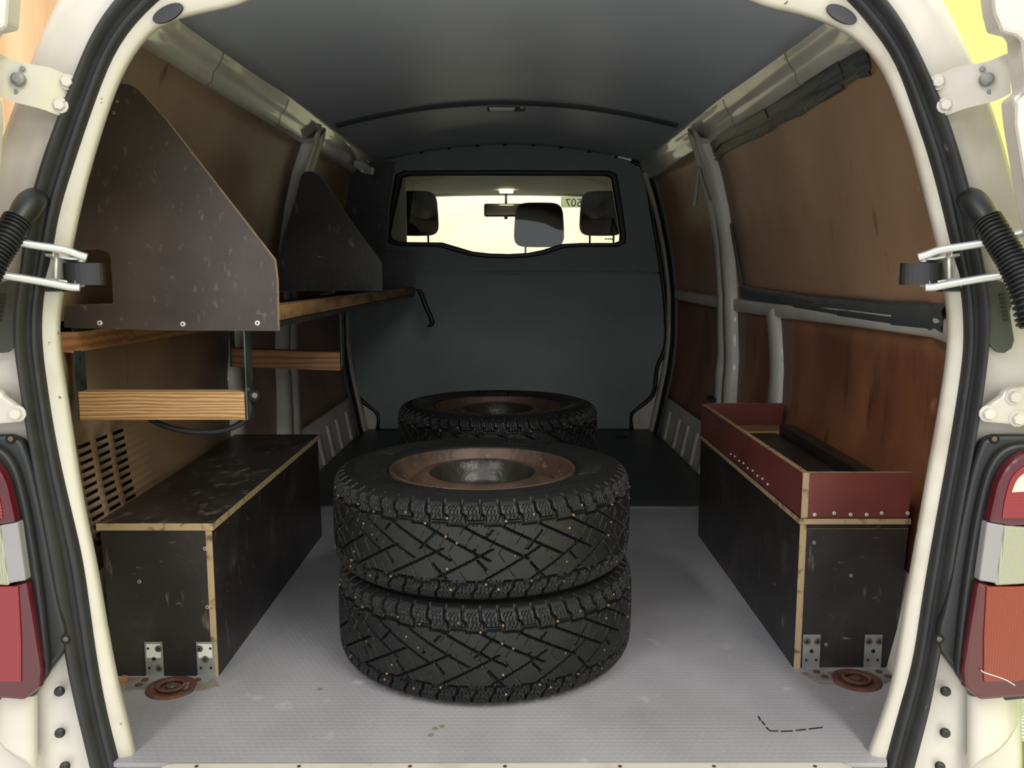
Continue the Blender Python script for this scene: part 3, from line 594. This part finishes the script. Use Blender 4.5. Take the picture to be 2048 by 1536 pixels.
# ================================================================ WHEELS
def build_wheel():
    root = thing('wheel', (0, 0, 0), 'studded winter wheel', 'wheel', 'studded winter wheels stacked on the van floor')
    NP = 58; NT = NP * 22; NQ = 96
    # cross-section (r, z) of the tread carcass, q from -1 to 1
    base = [(.300, -.1000), (.312, -.0955), (.3215, -.088), (.3265, -.076), (.3290, -.055), (.3300, -.025), (.3302, 0)]
    base = base + [(r, -z) for r, z in reversed(base[:-1])]
    pr = resample([(r, z, 0) for r, z in base], NQ)
    r0 = np.array([p.x for p in pr]); z0 = np.array([p.y for p in pr])
    tx = np.gradient(r0); tz = np.gradient(z0); ln = np.hypot(tx, tz); nr, nz = tz / ln, -tx / ln
    q = np.linspace(-1, 1, NQ)[:, None]; s = (np.arange(NT) / NT * NP)[None, :]
    fr = lambda a: a - np.floor(a)
    D = np.zeros((NQ, NT))
    aq = np.abs(q) + 0 * s
    def cut(val, w, d, mask=True, soft=.35):
        """groove where val is near a whole number, w = half width in periods, walls a little sloped"""
        dist = np.abs(fr(val + .5) - .5) / w
        np.maximum(D, np.where(mask, d * np.clip((1 - dist) / soft, 0, 1), 0), out=D)
    for sg, ph in ((1, 0), (-1, .5)):
        m = (q * sg > .47)
        wob = .20 * np.clip((q * sg - .62) / .06, 0, 1) + .25 * (q * sg - .5)
        cut(s + ph + wob, .085, .0090, m)
        for c in (.30, .50, .70): cut(s + ph + wob - c + .05 * np.sign(np.sin(q * 60)), .030, .0022, m & (q * sg < .82))
        edge = .485 + .05 * (fr(s * .5 + ph) > .5)
        np.maximum(D, .009 * np.clip((.030 - np.abs(q * sg - edge)) / .010, 0, 1), out=D)
    cen = aq < .50
    cut(s * 28 / 58 + 1.45 * q * 2, .052, .0090, cen & (q > -.12))
    cut(s * 22 / 58 - 1.1 * q * 2 + .35, .045, .0090, cen & (q < .08))
    cut(s * 20 / 58 - .5 * q * 2 + .1, .030, .0075, cen & (q > .04) & (q < .40) & (fr(s * 10 / 58 + 1.45 * q) < .62))
    cut(s * 22 / 58 + .55 * q * 2 + .6, .030, .0075, cen & (q < -.10) & (fr(s * 11 / 58 - 1.1 * q) < .66))
    cut(s * 1.5 - np.sign(q) * q * 3, .035, .0018, cen & (fr(s * .73 + q) > .40))
    # the tread runs out on the shoulder
    fade = np.clip((.985 - aq) / .10, 0, 1); D *= fade
    th = (np.arange(NT) / NT * 2 * PI)[None, :]
    R = r0[:, None] - D * nr[:, None]; Z = z0[:, None] - D * nz[:, None]
    V = np.stack([R * np.cos(th), R * np.sin(th), Z + 0 * th], -1).reshape(-1, 3)
    i = np.arange(NQ - 1)[:, None]; j = np.arange(NT)[None, :]; jn = (j + 1) % NT
    Fq = np.stack([i * NT + j, i * NT + jn, (i + 1) * NT + jn, (i + 1) * NT + j], -1).reshape(-1, 4)
    me = bpy.data.meshes.new('tread'); me.from_pydata(V.tolist(), [], Fq.tolist()); me.materials.append(M['tyre'])
    o = bpy.data.objects.new('tread', me); C.objects.link(o); o.parent = root
    def lathe(name, prof, mat, par, seg=96, smooth=True):
        rows = [[(r * math.cos(2 * PI * a / seg), r * math.sin(2 * PI * a / seg), z) for a in range(seg)] for r, z in prof]
        return loft(name, rows, mat, par, closed=True, smooth=smooth)
    for sg in (1, -1):
        sw = lathe('sidewall', [(.3035, sg * .0985), (.298, sg * .1002), (.285, sg * .1022), (.283, sg * .1038), (.279, sg * .1038), (.277, sg * .1022), (.262, sg * .1024), (.245, sg * .1005), (.228, sg * .0955), (.2245, sg * .0965), (.221, sg * .0945), (.212, sg * .0885), (.206, sg * .080)], 'tyre', root)
        if sg > 0:   # moulded ribs on part of the sidewall
            vs, fs = [], []
            for (a0, a1, cnt, r1, r2) in ((2.35, 2.75, 9, .234, .268), (3.55, 4.45, 15, .236, .262), (5.85, 6.2, 9, .232, .268), (.9, 1.4, 12, .236, .264)):
                for k_ in range(cnt):
                    a = a0 + (a1 - a0) * k_ / cnt; da = .012
                    b = len(vs)
                    for (rr, sh, zz) in ((r1, 0, .0985), (r2, .05, .1020)):
                        for e in (-da, da):
                            for up_ in (-.002, .0022): vs.append((rr * math.cos(a + sh + e), rr * math.sin(a + sh + e), zz + up_))
                    fs += [(b, b + 1, b + 3, b + 2), (b + 4, b + 6, b + 7, b + 5), (b, b + 4, b + 5, b + 1), (b + 2, b + 3, b + 7, b + 6), (b + 1, b + 5, b + 7, b + 3)]
            mk('moulded_ribs', vs, fs, 'tyre', sw)['kind'] = 'stuff'
    rim = lathe('rim', [(.2085, .082), (.2085, .0915), (.2055, .0945), (.2015, .0935), (.1995, .088), (.197, .080), (.192, .070), (.186, .061), (.178, .056), (.170, .056), (.160, .062), (.147, .074), (.138, .080), (.128, .083), (.119, .081)], 'rim', root)
    lathe('rim_bowl', [(.119, .081), (.113, .074), (.107, .058), (.101, .040), (.094, .030), (.080, .026), (.045, .025), (.038, .022), (.036, .012), (.036, -.03)], 'rim_bowl', rim)
    lathe('rim_barrel', [(.186, .058), (.180, .0), (.178, -.04), (.192, -.066), (.199, -.088), (.2055, -.0945), (.2085, -.082)], 'rim', root)
    for k_ in range(8):
        a = 2 * PI * (k_ + .3) / 8; c = Vector((.160 * math.cos(a), .160 * math.sin(a), .0625)); tt = Vector((-math.sin(a), math.cos(a), 0)); rd = Vector((math.cos(a), math.sin(a), -.6)).normalized()
        slab('vent_hole', [c + tt * .017 * math.cos(x) + rd * .0065 * math.sin(x) for x in lin(0, 2 * PI * 13 / 14, 13)], (0, 0, .0015), 'hole', rim)
    for k_ in range(6):
        a = 2 * PI * k_ / 6 + .52
        disc('stud_hole', (.068 * math.cos(a), .068 * math.sin(a), .026), (0, 0, 1), .009, .004, 'screw_dull', rim, 10, dome=.003)
    rnd = random.Random(3); vs, fs = [], []
    for row, (z, cnt) in enumerate(((.071, 17), (.058, 15), (.036, 9), (.018, 7), (-.006, 6), (-.03, 9), (-.058, 14), (-.070, 16))):
        for k_ in range(cnt):
            a = 2 * PI * (k_ + rnd.uniform(.1, .75)) / cnt; zz = z + rnd.uniform(-.004, .004)
            rr = np.interp(abs(zz), [0, .025, .055, .076, .088], [.3302, .33, .329, .3265, .3215]) + .0002
            e = Vector((math.cos(a), math.sin(a), 0)); t_ = Vector((-math.sin(a), math.cos(a), 0)); u_ = Vector((0, 0, 1)); b = len(vs)
            for (h, w_) in ((-.004, .0026), (.0006, .0026), (.0016, .0012)):
                for x in range(6): vs.append(e * (rr + h) + u_ * zz + (t_ * math.cos(x * PI / 3) + u_ * math.sin(x * PI / 3)) * w_)
            for l in range(2):
                for x in range(6): fs.append((b + l * 6 + x, b + l * 6 + (x + 1) % 6, b + l * 6 + 6 + (x + 1) % 6, b + l * 6 + 6 + x))
            fs.append(tuple(b + 12 + x for x in range(6)))
    mk('studs', vs, fs, 'stud', root)['kind'] = 'stuff'
    return root
def copy_tree(o, parent=None):
    c = o.copy(); C.objects.link(c)
    if parent: c.parent = parent
    for ch in list(o.children): copy_tree(ch, c)
    return c
w0 = build_wheel()
spots = [(-.040, 1.848, .1042, .3, 'studded winter wheel at the bottom of the front stack'),
         (-.047, 1.850, .3128, 0, 'studded winter wheel with brown rusty rim, top of the front stack'),
         (-.030, 2.77, .1042, .9, 'studded winter wheel hidden low in the rear stack by the bulkhead'),
         (-.027, 2.76, .3128, 1.9, 'studded winter wheel on top of the rear stack near the bulkhead')]
for i, (x, y, z, a, lab) in enumerate(spots):
    o = w0 if i == 0 else copy_tree(w0)
    o.location = (x, y, z); o.rotation_euler = (0, 0, a); o['label'] = lab
# ================================================================ LEFT STORAGE BOX
def corner_bracket(parent, x, Y, w=.037, slide=0, lab=True, up=((.25, .82), (.75, .82))):
    """steel angle bracket: upright leg on the panel, foot on the floor"""
    H = .076
    b = slab('angle_bracket', [(x, Y - .0025, .0), (x + w, Y - .0025, .0), (x + w, Y - .0025, H), (x, Y - .0025, H)], (0, .0025, 0), 'steel', parent, .0006)
    slab('bracket_foot', [(x, Y, .0035), (x + w, Y, .0035), (x + w + slide, Y - .058, .0035), (x + slide, Y - .058, .0035)], (0, 0, -.003), 'steel', b)
    if lab: slab('bracket_label', [(x + .004, Y - .0031, .042), (x + w - .004, Y - .0031, .042), (x + w - .004, Y - .0031, .072), (x + .004, Y - .0031, .072)], (0, .0005, 0), 'label', b)
    for (fx, fz) in ((.2, .82), (.8, .82), (.5, .52), (.22, .26), (.78, .26)):
        if (fx, fz) not in up: disc('bracket_hole', (x + w * fx, Y - .0026, H * fz), (0, -1, 0), .0028 if fz != .52 else .0042, .0008, 'hole', b, 10)
    for (fx, fz) in up: screw((x + w * fx, Y - .003, H * fz), (0, -1, 0), b, .0072, 'screw_dull')
    for t in (.42, .78): disc('screw', (x + w * (.3 + .3 * t) + slide * t, Y - .058 * t, .0037), (0, 0, 1), .0075, .002, 'rust', b, 10)
    return b
YL = 1.664; XLs = -.593
lb = thing('storage_box', (-.72, 2.1, 0), 'long low black plywood box with plain lid along the left wall', 'box', 'plywood storage boxes')
slab('side_panel', [(XLs, YL, 0), (XLs, 2.625, 0), (XLs - .004, 2.625, .314), (XLs, YL, .314)], (-.0135, 0, 0), ['film', 'ply_edge_x'], lb)
slab('end_panel', [(-.812, YL + .001, 0), (XLs - .0145, YL + .001, 0), (XLs - .0145, YL + .001, .314), (-.822, YL + .001, .314)], (0, .014, 0), ['film', 'ply_edge_y'], lb)
slab('far_end_panel', [(-.83, 2.61, 0), (XLs - .0145, 2.61, 0), (XLs - .0185, 2.61, .314), (-.85, 2.61, .314)], (0, .014, 0), ['film', 'ply_edge_y'], lb)
slab('lid_board', [(-.828, YL - .004, .315), (XLs + .004, YL - .004, .315), (XLs, 2.63, .315), (-.862, 2.63, .315)], (0, 0, .0155), ['film_top', 'ply_edge'], lb, .0008)
for (u, v) in ((410, 1097), (415, 1214), (279, 1163)): screw(PY(u, v, YL + .001), (0, -1, 0), lb, .0042)
corner_bracket(lb, PY(291, 1313, YL).x, YL, up=((.8, .82), (.78, .26)), slide=-.02)
corner_bracket(lb, PY(394, 1313, YL).x, YL, up=((.2, .82), (.5, .52)), slide=-.018)
# ================================================================ RIGHT STORAGE BOX WITH TRAY
YR = 1.700; XR = .621
rb = thing('storage_box', (.72, 2.15, 0), 'black plywood box with dark red tray on top along the right wall', 'box', 'plywood storage boxes')
slab('side_panel', [(XR, YR, 0), (XR, 2.63, 0), (XR, 2.63, .317), (XR, YR, .317)], (.0135, 0, 0), ['film', 'ply_edge_x'], rb)
slab('end_panel', [(XR + .0145, YR + .001, .004), (.832, YR + .001, .004), (.848, YR + .001, .306), (XR + .0145, YR + .001, .306)], (0, .014, 0), ['film', 'ply_edge_y'], rb)
slab('gap_shade', [(XR + .0145, YR + .006, .300), (.850, YR + .006, .300), (.850, YR + .006, .317), (XR + .0145, YR + .006, .317)], (0, .014, 0), 'film', rb)  # black strip put in for the shaded gap under the lid
slab('far_end_panel', [(XR + .0145, 2.615, 0), (.84, 2.615, 0), (.86, 2.615, .317), (XR + .0145, 2.615, .317)], (0, .014, 0), ['film', 'ply_edge_y'], rb)
slab('lid_board', [(XR - .003, YR - .004, .3172), (.850, YR - .004, .3172), (.870, 2.64, .3172), (XR - .003, 2.64, .3172)], (0, 0, .0125), ['film', 'ply_edge'], rb, .0008)
tr = .426
slab('tray_side', [(XR + .001, YR, .330), (XR + .001, 2.638, .330), (XR + .001, 2.638, tr), (XR + .001, YR, tr)], (.0135, 0, 0), ['film_red', 'ply_edge_x'], rb)
slab('tray_end', [(XR + .0155, YR + .001, .330), (.846, YR + .001, .330), (.850, YR + .001, tr), (XR + .0155, YR + .001, tr)], (0, .012, 0), ['film_red', 'ply_edge_y'], rb)
slab('tray_far_end', [(XR + .0155, 2.624, .330), (.872, 2.624, .330), (.880, 2.624, tr + .004), (XR + .0155, 2.624, tr + .004)], (0, .012, 0), ['film_red', 'ply_edge_y'], rb)
box('tray_batten', (.70, 2.50, .3299), (.86, 2.60, .365), 'timber', rb)
for (u, v) in ((1629, 1029), (1668, 1026), (1701, 1029), (1733, 1029), (1763, 1026), (1815, 1026)): screw(PY(u, v, YR + .001), (0, -1, 0), rb, .0036, 'label')
for k in range(9): p = Vector((XR + .001, 1.93 + k * .042, .344 + .003 * (k % 2))); screw(p, (-1, 0, 0), rb, .0026, 'label')
for (u, v) in ((1628, 1085), (1702, 1151), (1618, 1284), (1652, 1289)): screw(PY(u, v, YR + .001), (0, -1, 0), rb, .0038)
corner_bracket(rb, PY(1605, 1300, YR).x, YR, slide=.016, lab=False, up=((.2, .82), (.8, .82)))
corner_bracket(rb, PY(1728, 1300, YR).x, YR, slide=.018, lab=False, up=((.2, .82), (.8, .82)))
pl = slab('plank', [(.720, 1.716, .331), (.800, 1.716, .331), (.815, 2.49, .331), (.705, 2.49, .331)], (0, 0, .030), ['film', 'ply_edge'])
tag(pl, 'black plywood offcut lying in the dark red tray', 'plank')
pl = slab('plank', [(.806, 1.716, .3312), (.845, 1.716, .3312), (.862, 2.48, .3312), (.822, 2.48, .3312)], (0, 0, .058), 'film')
tag(pl, 'taller black batten lying in the tray against the right plywood wall', 'plank')
# ================================================================ RUSTY FLOOR ANCHORS
for (u, v, lab) in ((343, 1377, 'round rusty tie-down plate in front of the left black box'), (1713, 1362, 'round rusty tie-down plate in front of the right red-trayed box')):
    c = PZ(u, v, 0); c.y -= .0
    a = thing('tie_down_anchor', c, lab, 'anchor', 'rusty floor anchors')
    rows = []
    for r, z in ((.050, .0003), (.049, .004), (.044, .0055), (.036, .0045), (.033, .0012), (.022, .0012), (.019, .004), (.0, .0045)):
        rows.append([c + Vector((max(r, .0005) * math.cos(2 * PI * k / 32), max(r, .0005) * math.sin(2 * PI * k / 32) * .95, z)) for k in range(32)])
    loft('anchor_plate', rows, 'rust', a, closed=True)
    tube('anchor_ring', [c + Vector((.026 * math.cos(t), .024 * math.sin(t), .0065)) for t in lin(0, 2 * PI, 16)], .004, 'rust', a, 8, 2)
    disc('anchor_bolt', c + Vector((.0, 0, .0045)), (0, 0, 1), .011, .004, 'screw_dull' if u < 1000 else 'rust', a, 12, dome=.002)
    disc('anchor_screw', c + Vector((.03, -.03, .004)), (0, 0, 1), .006, .003, 'rust', a, 8, dome=.001)
ch = slab('wood_chip', [PZ(u, v, .001) for u, v in ((232, 1369), (246, 1371), (256, 1356), (246, 1355))], (0, 0, .006), 'timber')
tag(ch, 'small splinter of wood on the floor beside the left box', 'wood chip')
slab('grime_patch', [PZ(u, v, .0002) for u, v in ((216, 1354), (430, 1358), (440, 1372), (400, 1382), (330, 1378), (270, 1380), (222, 1392))], (0, 0, .0004), 'grime', floor)
slab('grime_patch', [PZ(u, v, .0002) for u, v in ((1600, 1345), (1790, 1340), (1800, 1352), (1770, 1368), (1690, 1372), (1640, 1368))], (0, 0, .0004), 'grime', floor)
# ================================================================ LEFT SHELF
YS = 1.70
sh = thing('wall_shelf', (-.66, 2.8, .72), 'black plywood wall shelf with slanted dividers and timber front rail, left wall', 'shelf')
def sp(u, v, Y=YS): return PY(u, v, Y)
d1 = [(554, 560), (549, 519), (480, 430), (400, 327), (330, 237), (287, 190), (274, 177), (258, 169), (238, 166), (222, 168), (190, 260), (150, 400), (120, 500), (193, 498), (208, 501), (217, 506), (221, 515), (224, 560), (226, 607), (126, 611), (128, 655), (330, 661), (556, 662)]
slab('divider_panel', [sp(u, v) for u, v in d1], (0, .014, 0), ['film_brown', 'ply_edge_y'], sh, .0006)
for (u, v) in ((200, 646), (366, 648), (515, 646)): screw(sp(u, v), (0, -1, 0), sh, .0052, 'label')
for (u, v) in ((235, 203), (228, 226)): screw(sp(u, v), (0, -1, 0), sh, .003)
XS = sp(555, 620).x; zb = sp(555, 661).z; zt = sp(555, 611).z
Y2 = 3.04
d2 = [(764, 582), (763, 526), (700, 440), (655, 372), (640, 352), (625, 343), (610, 343), (602, 352), (590, 400), (565, 480), (535, 582)]
slab('divider_panel', [PY(u, v, Y2) for u, v in d2], (0, .012, 0), ['film', 'ply_edge_y'], sh)
for (u, v) in ((610, 580), (668, 583), (655, 372)): screw(PY(u, v, Y2), (0, -1, 0), sh, .004, 'screw_dull')
Y3 = 4.11
d3 = [(831, 590), (831, 501), (772, 500), (779, 410), (791, 322), (745, 322), (700, 345), (670, 590)]
slab('divider_panel', [PY(u, v, Y3) for u, v in d3], (0, .012, 0), ['film', 'ply_edge_y'], sh)
slab('shelf_board', [(XS, YS + .015, zb + .006), (XS, 4.12, zb + .010), (-.85, 4.12, zb + .010), (-.895, YS + .015, zb + .006)], (0, 0, .012), 'film', sh)
slab('front_rail', [(XS, YS + .015, zb + .019), (XS, 4.10, zb + .023), (XS, 4.10, zt + .004), (XS, YS + .015, zt)], (-.04, 0, 0), 'timber_rail', sh, .003)
box('wall_batten', (-.905, YS + .02, zb + .019), (-.865, 4.05, zt - .004), 'timber_dark', sh, .002)
# sloping batten below the shelf along the wall
slab('sloping_batten', [PY(104, 664, 1.70), PY(104, 702, 1.70), PY(145, 706, 1.70), PY(150, 664, 1.70)], (.04, 1.1, 0), 'timber_dark', sh)
for (Yh, w_, ul, ur, lab) in ((1.705, .042, 151, 488, 'near steel strap hanger with pale timber crossbar below the shelf'), (2.62, .042, 462, 682, 'far steel strap hanger with brown timber crossbar below the shelf')):
    near = Yh < 2
    xr = PY(ur, 700, Yh).x; xl = PY(ul, 740, Yh).x if near else PY(ul, 715, Yh).x
    zl = PY(400, 840, Yh).z if near else PY(560, 734, Yh).z; zh = zl + .058
    h = thing('strap_hanger', ((xl + xr) / 2, Yh, zl), lab, 'hanger', 'strap hangers')
    for x, s in ((xl, 1), (xr, -1)):
        slab('steel_strap', [(x, Yh, zl), (x, Yh + w_, zl), (x, Yh + w_, zb + .0045), (x, Yh, zb + .0045)], (s * -.0025, 0, 0), 'steel_green', h)
        slab('strap_flange', [(x - s * .0025, Yh, zb + .0058), (x - s * .0025, Yh + w_, zb + .0058), (x + s * .05, Yh + w_, zb + .0058), (x + s * .05, Yh, zb + .0058)], (0, 0, -.0025), 'steel_green', h)
        for zz in (.14, .125, .075, .020):
            disc('strap_hole', (x + (.0002 if s > 0 else .0), Yh + w_ * .5, zl + zz), (1, 0, 0), .0055 if zz in (.125, .075) else .003, .0006, 'hole', h, 10)
    slab('crossbar', [(xl + .001, Yh + .001, zl), (xr - .004, Yh + .001, zl - (0 if near else .012)), (xr - .004, Yh + .001, zh - (0 if near else .012)), (xl + .001, Yh + .001, zh)], (0, .04, 0), 'timber' if near else 'timber_dark', h, .0015)
    if near:
        slab('strap_label', [(xr + .0006, Yh + .008, zb - .022), (xr + .0006, Yh + .034, zb - .022), (xr + .0006, Yh + .034, zb - .062), (xr + .0006, Yh + .008, zb - .062)], (.0004, 0, 0), 'label', h)
    NH = (xl, xr, zl, zh) if near else NH
xl, xr, zl, zh = NH
cd = thing('bungee_cord', (xr, 1.73, zl), 'black rubber bungee looped under the near pale crossbar', 'cord')
tube('cord', [PY(505, 790, 1.73), PY(496, 778, 1.715), PY(490, 790, 1.715), PY(500, 815, 1.722), PY(492, 838, 1.725), PY(460, 857, 1.728), (PY(420, 864, 1.73)), PY(370, 862, 1.732), PY(330, 852, 1.735), PY(300, 838, 1.74)], .0062, 'rubber', cd, 10, 8)
disc('end_cap', PY(506, 791, 1.728), (.8, -.5, 0), .013, .006, 'rubber', cd, 16); disc('rivet', PY(508, 791, 1.722), (.8, -.5, 0), .006, .004, 'steel', cd, 12)
st = thing('loose_strap', PY(855, 620, 4.08), 'short black strap dangling from the far end of the shelf rail', 'strap')
q3 = [PY(u, v, 4.09) for u, v in ((836, 578), (843, 590), (852, 614), (861, 634), (864, 646), (858, 654))]
loft('strap', [[p + Vector((-.012, .004, 0)), p + Vector((.0, 0, 0)), p + Vector((.012, .004, .0))] for p in smoothpath(q3, 4)], 'gasket', st, solid=.003)
# ================================================================ SMALL FITTINGS
b = thing('rail_bracket', PY(728, 334, 4.0), 'small perforated steel bracket on the left roof rail', 'bracket')
q4 = [PY(u, v, 4.0) for u, v in ((708, 322), (724, 322), (750, 340), (747, 350), (727, 347), (708, 332))]
slab('plate', q4, (0, -.004, 0), 'steel', b)
for (u, v) in ((713, 324), (724, 342), (745, 338), (744, 346)): disc('screw', PY(u, v, 3.995), (0, -1, 0), .007, .003, 'label', b, 10)
tube('hook', [PY(730, 318, 3.99), PY(738, 325, 3.98)], .005, 'steel_rod', b, 8, 2)
il = thing('ceiling_lamp', PY(1012, 213, 3.55), 'small oblong interior lamp on the grey headliner', 'lamp')
for (nm, u0, u1, v0, v1, y, m) in (('lamp_base', 974, 1051, 207, 219, 3.52, 'headliner_line'), ('lamp_lens', 978, 1030, 209, 218, 3.508, 'lamp_lens'), ('lamp_switch', 1040, 1048, 210, 216, 3.508, 'lamp_lens')):
    a = PY(u0, v1, y); c = PY(u1, v0, y); box(nm, (a.x, y, a.z), (c.x, y + .05, min(c.z, 1.507)), m, il, .005)
rbn = thing('tape_ribbon', PY(1398, 335, 3.2), 'loose strips of grey tape hanging from the right roof rail', 'tape')
for pts in ([(1398, 335), (1397, 350), (1394, 380), (1390, 412)], [(1400, 335), (1404, 355), (1411, 378), (1419, 400)]):
    pp = smoothpath([PY(u, v, 3.18) for u, v in pts], 4)
    loft('tape_tail', [[p + Vector((-.006 - .004 * i / len(pp), 0, 0)), p + Vector((.006 + .004 * i / len(pp), .004, 0))] for i, p in enumerate(pp)], 'ribbon', rbn, solid=.001)
# ================================================================ CAB BEYOND THE WINDOW
wc = thing('wall_cab', (0, 5.4, 0), 'dark cab shell in front of the bulkhead', kind='structure')
box('cab_side', (-1.02, 4.56, 0), (-1.0, 6.3, 1.5), 'cabdark', wc, 0); box('cab_side', (1.0, 4.56, 0), (1.02, 6.3, 1.5), 'cabdark', wc, 0)
box('cab_floor', (-1, 4.56, -.02), (1, 6.5, 0), 'cabdark', wc, 0); box('dashboard', (-1, 6.0, 0), (1, 6.5, .80), 'cabdark', wc, 0)
def zc(y): return PY(1024, 389, 6.1).z + (6.1 - y) * .04
loft('cab_headlining', [[(x, y, zc(y) - .03 * (abs(x)) ** 2) for x in lin(-1, 1, 10)] for y in lin(4.56, 6.12, 6)], 'headlining', wc, solid=.01)
pp = [PY(u, v, 6.0) for u, v in ((770, 385), (930, 377), (965, 369), (985, 376), (1040, 376), (1060, 369), (1100, 377), (1260, 384))]
loft('sun_visor_edge', [[p, p + Vector((0, .0, -.035)), p + Vector((0, .02, -.035)), p + Vector((0, .02, 0))] for p in smoothpath(pp, 4)], 'headlining', wc, closed=True)
w2 = thing('window_2', (0, 6.2, 1), 'windscreen of the cab', kind='structure')
slab('windscreen_pane', [(-1, 6.16, 1.42), (1, 6.16, 1.42), (1, 6.50, .78), (-1, 6.50, .78)], (0, .005, 0), 'windscreen', w2)
hr = [(832, 427, 90, 86, 'left dark fabric headrest behind the bulkhead window'), (1078, 450, 102, 86, 'middle dark headrest in front of the mirror'), (1204, 427, 90, 86, 'right dark headrest overlapping the number sticker')]
for (u, v, w_, h_, lab) in hr:
    Yh = 5.05; c = PY(u, v, Yh); sx = w_ / F * Yh; sz = h_ / F * Yh
    t = thing('headrest', (c.x, Yh, c.z - sz / 2), lab, 'headrest', 'cab headrests')
    rows = []
    for (yy, k) in ((-.05, .80), (-.045, .93), (-.02, 1), (.03, 1), (.05, .93), (.055, .8)):
        r = []
        for a in lin(0, 2 * PI * 31 / 32, 31):
            ca, sa = math.cos(a), math.sin(a); ex = .42
            x = math.copysign(abs(ca) ** ex, ca) * sx / 2; z = math.copysign(abs(sa) ** ex, sa) * sz / 2
            x *= 1 - .10 * (z / sz + .5)
            r.append((c.x + x * k, Yh + yy, c.z + z * k))
        rows.append(r)
    loft('cushion', rows, 'fabric', t, closed=True, caps=True)
    for s in (-1, 1): tube('post', [(c.x + s * sx * .26, Yh, c.z - sz / 2 + .01), (c.x + s * sx * .26, Yh, c.z - sz / 2 - .16)], .006, 'steel', t, 8, 2)
mr = thing('rear_view_mirror', PY(1006, 420, 5.9), 'rear view mirror hanging before the windscreen', 'mirror')
a, c = PY(968, 433, 5.9), PY(1046, 407, 5.9)
box('mirror_case', (a.x, 5.9, a.z), (c.x, 5.94, c.z), 'plastic', mr, .012)
box('mirror_glass', (a.x + .012, 5.896, a.z + .010), (c.x - .012, 5.901, c.z - .010), 'mirror', mr, .003)
tube('stem', [PY(1012, 408, 5.93), PY(1012, 384, 5.95)], .008, 'plastic', mr, 8, 2); a = PY(1012, 434, 5.92); box('lever', (a.x - .012, 5.90, a.z - .015), (a.x + .012, 5.93, a.z + .01), 'plastic', mr, .003)
dl = thing('cab_lamp', PY(1012, 379, 5.8), 'lit dome lamp above the rear view mirror', 'lamp')
a, c = PY(999, 385, 5.8), PY(1026, 374, 5.8); box('lamp_lens', (a.x, 5.8, a.z), (c.x, 5.86, c.z), 'lamp_lit', dl, .006)
box('lamp_base', (a.x - .012, 5.80, c.z - .006), (c.x + .012, 5.88, c.z + .012), 'headlining', dl, .004)
sk = thing('number_sticker', PY(1145, 404, 6.15), 'pale sticker with number seen mirrored on the windscreen', 'sticker')
a, c = PY(1122, 415, 6.15), PY(1172, 393, 6.15); box('sticker_sheet', (a.x, 6.150, a.z), (c.x, 6.153, c.z), 'sticker', sk, 0)
tx = bpy.data.curves.new('digits', 'FONT'); tx.body = '507'; tx.size = (c.z - a.z) * 1.02; tx.extrude = .001
to = bpy.data.objects.new('digits_tmp', tx); C.objects.link(to); dg = bpy.context.evaluated_depsgraph_get(); me = bpy.data.meshes.new_from_object(to.evaluated_get(dg)); bpy.data.objects.remove(to)
mxx = max(v.co.x for v in me.vertices); p = PY(1131, 413, 6.149)
mk('digits', [(p.x + (mxx - v.co.x) * 1.0, 6.149 - v.co.z * .5, p.z + v.co.y) for v in me.vertices], [tuple(f.vertices) for f in me.polygons], 'ink', sk)
# ================================================================ THE HALL OUTSIDE
fo = thing('floor_outer', (0, 2, -.62), 'workshop floor green at the right, unseen rest pale to bounce light', kind='structure')
slab('bounce_concrete', [(-6, -8, -.62), (6, -8, -.62), (6, 10, -.62), (-6, 10, -.62)], (0, 0, -.05), 'bounce_concrete', fo)  # unseen floor kept pale so it bounces light into the van
slab('green_patch', [(1.0, 1.2, -.618), (2.7, 1.2, -.618), (2.7, 9, -.618), (1.0, 9, -.618)], (0, 0, -.004), 'hall_floor', fo)  # green limited to this patch to cut green bounce on the body
wl = thing('wall_outer_front', (0, 9, 0), 'bright cream wall seen through the windscreen', kind='structure')
box('plaster', (-6, 9, -.62), (6, 9.1, 3.6), 'wall_cream', wl, 0)
wg = thing('wall_outer_right', (2.6, 2, 0), 'bright yellow green workshop wall beyond the right door', kind='structure')
box('painted_wall', (2.7, -1, -.62), (2.8, 9, 3.6), 'wall_green', wg, 0)
cu = thing('curtain', (-2.4, 3, -.6), 'peach coloured curtain hanging in folds behind the left door', 'curtain')
loft('drape', [[(-2.4 + .05 * math.sin(y * 19) + .03 * math.sin(y * 7.3 + 1), y, z) for z in (-.6, 1.2, 3.4)] for y in lin(.4, 8.5, 320)], 'curtain', cu, solid=.004)
gr = thing('floor_grate', (1.75, 2.6, -.618), 'white slatted grate on the green floor past the right corner', 'grate')
for k in range(26): box('slat', (1.40, 2.47 + k * .021, -.6198), (2.2, 2.481 + k * .021, -.606), 'grate', gr, 0)
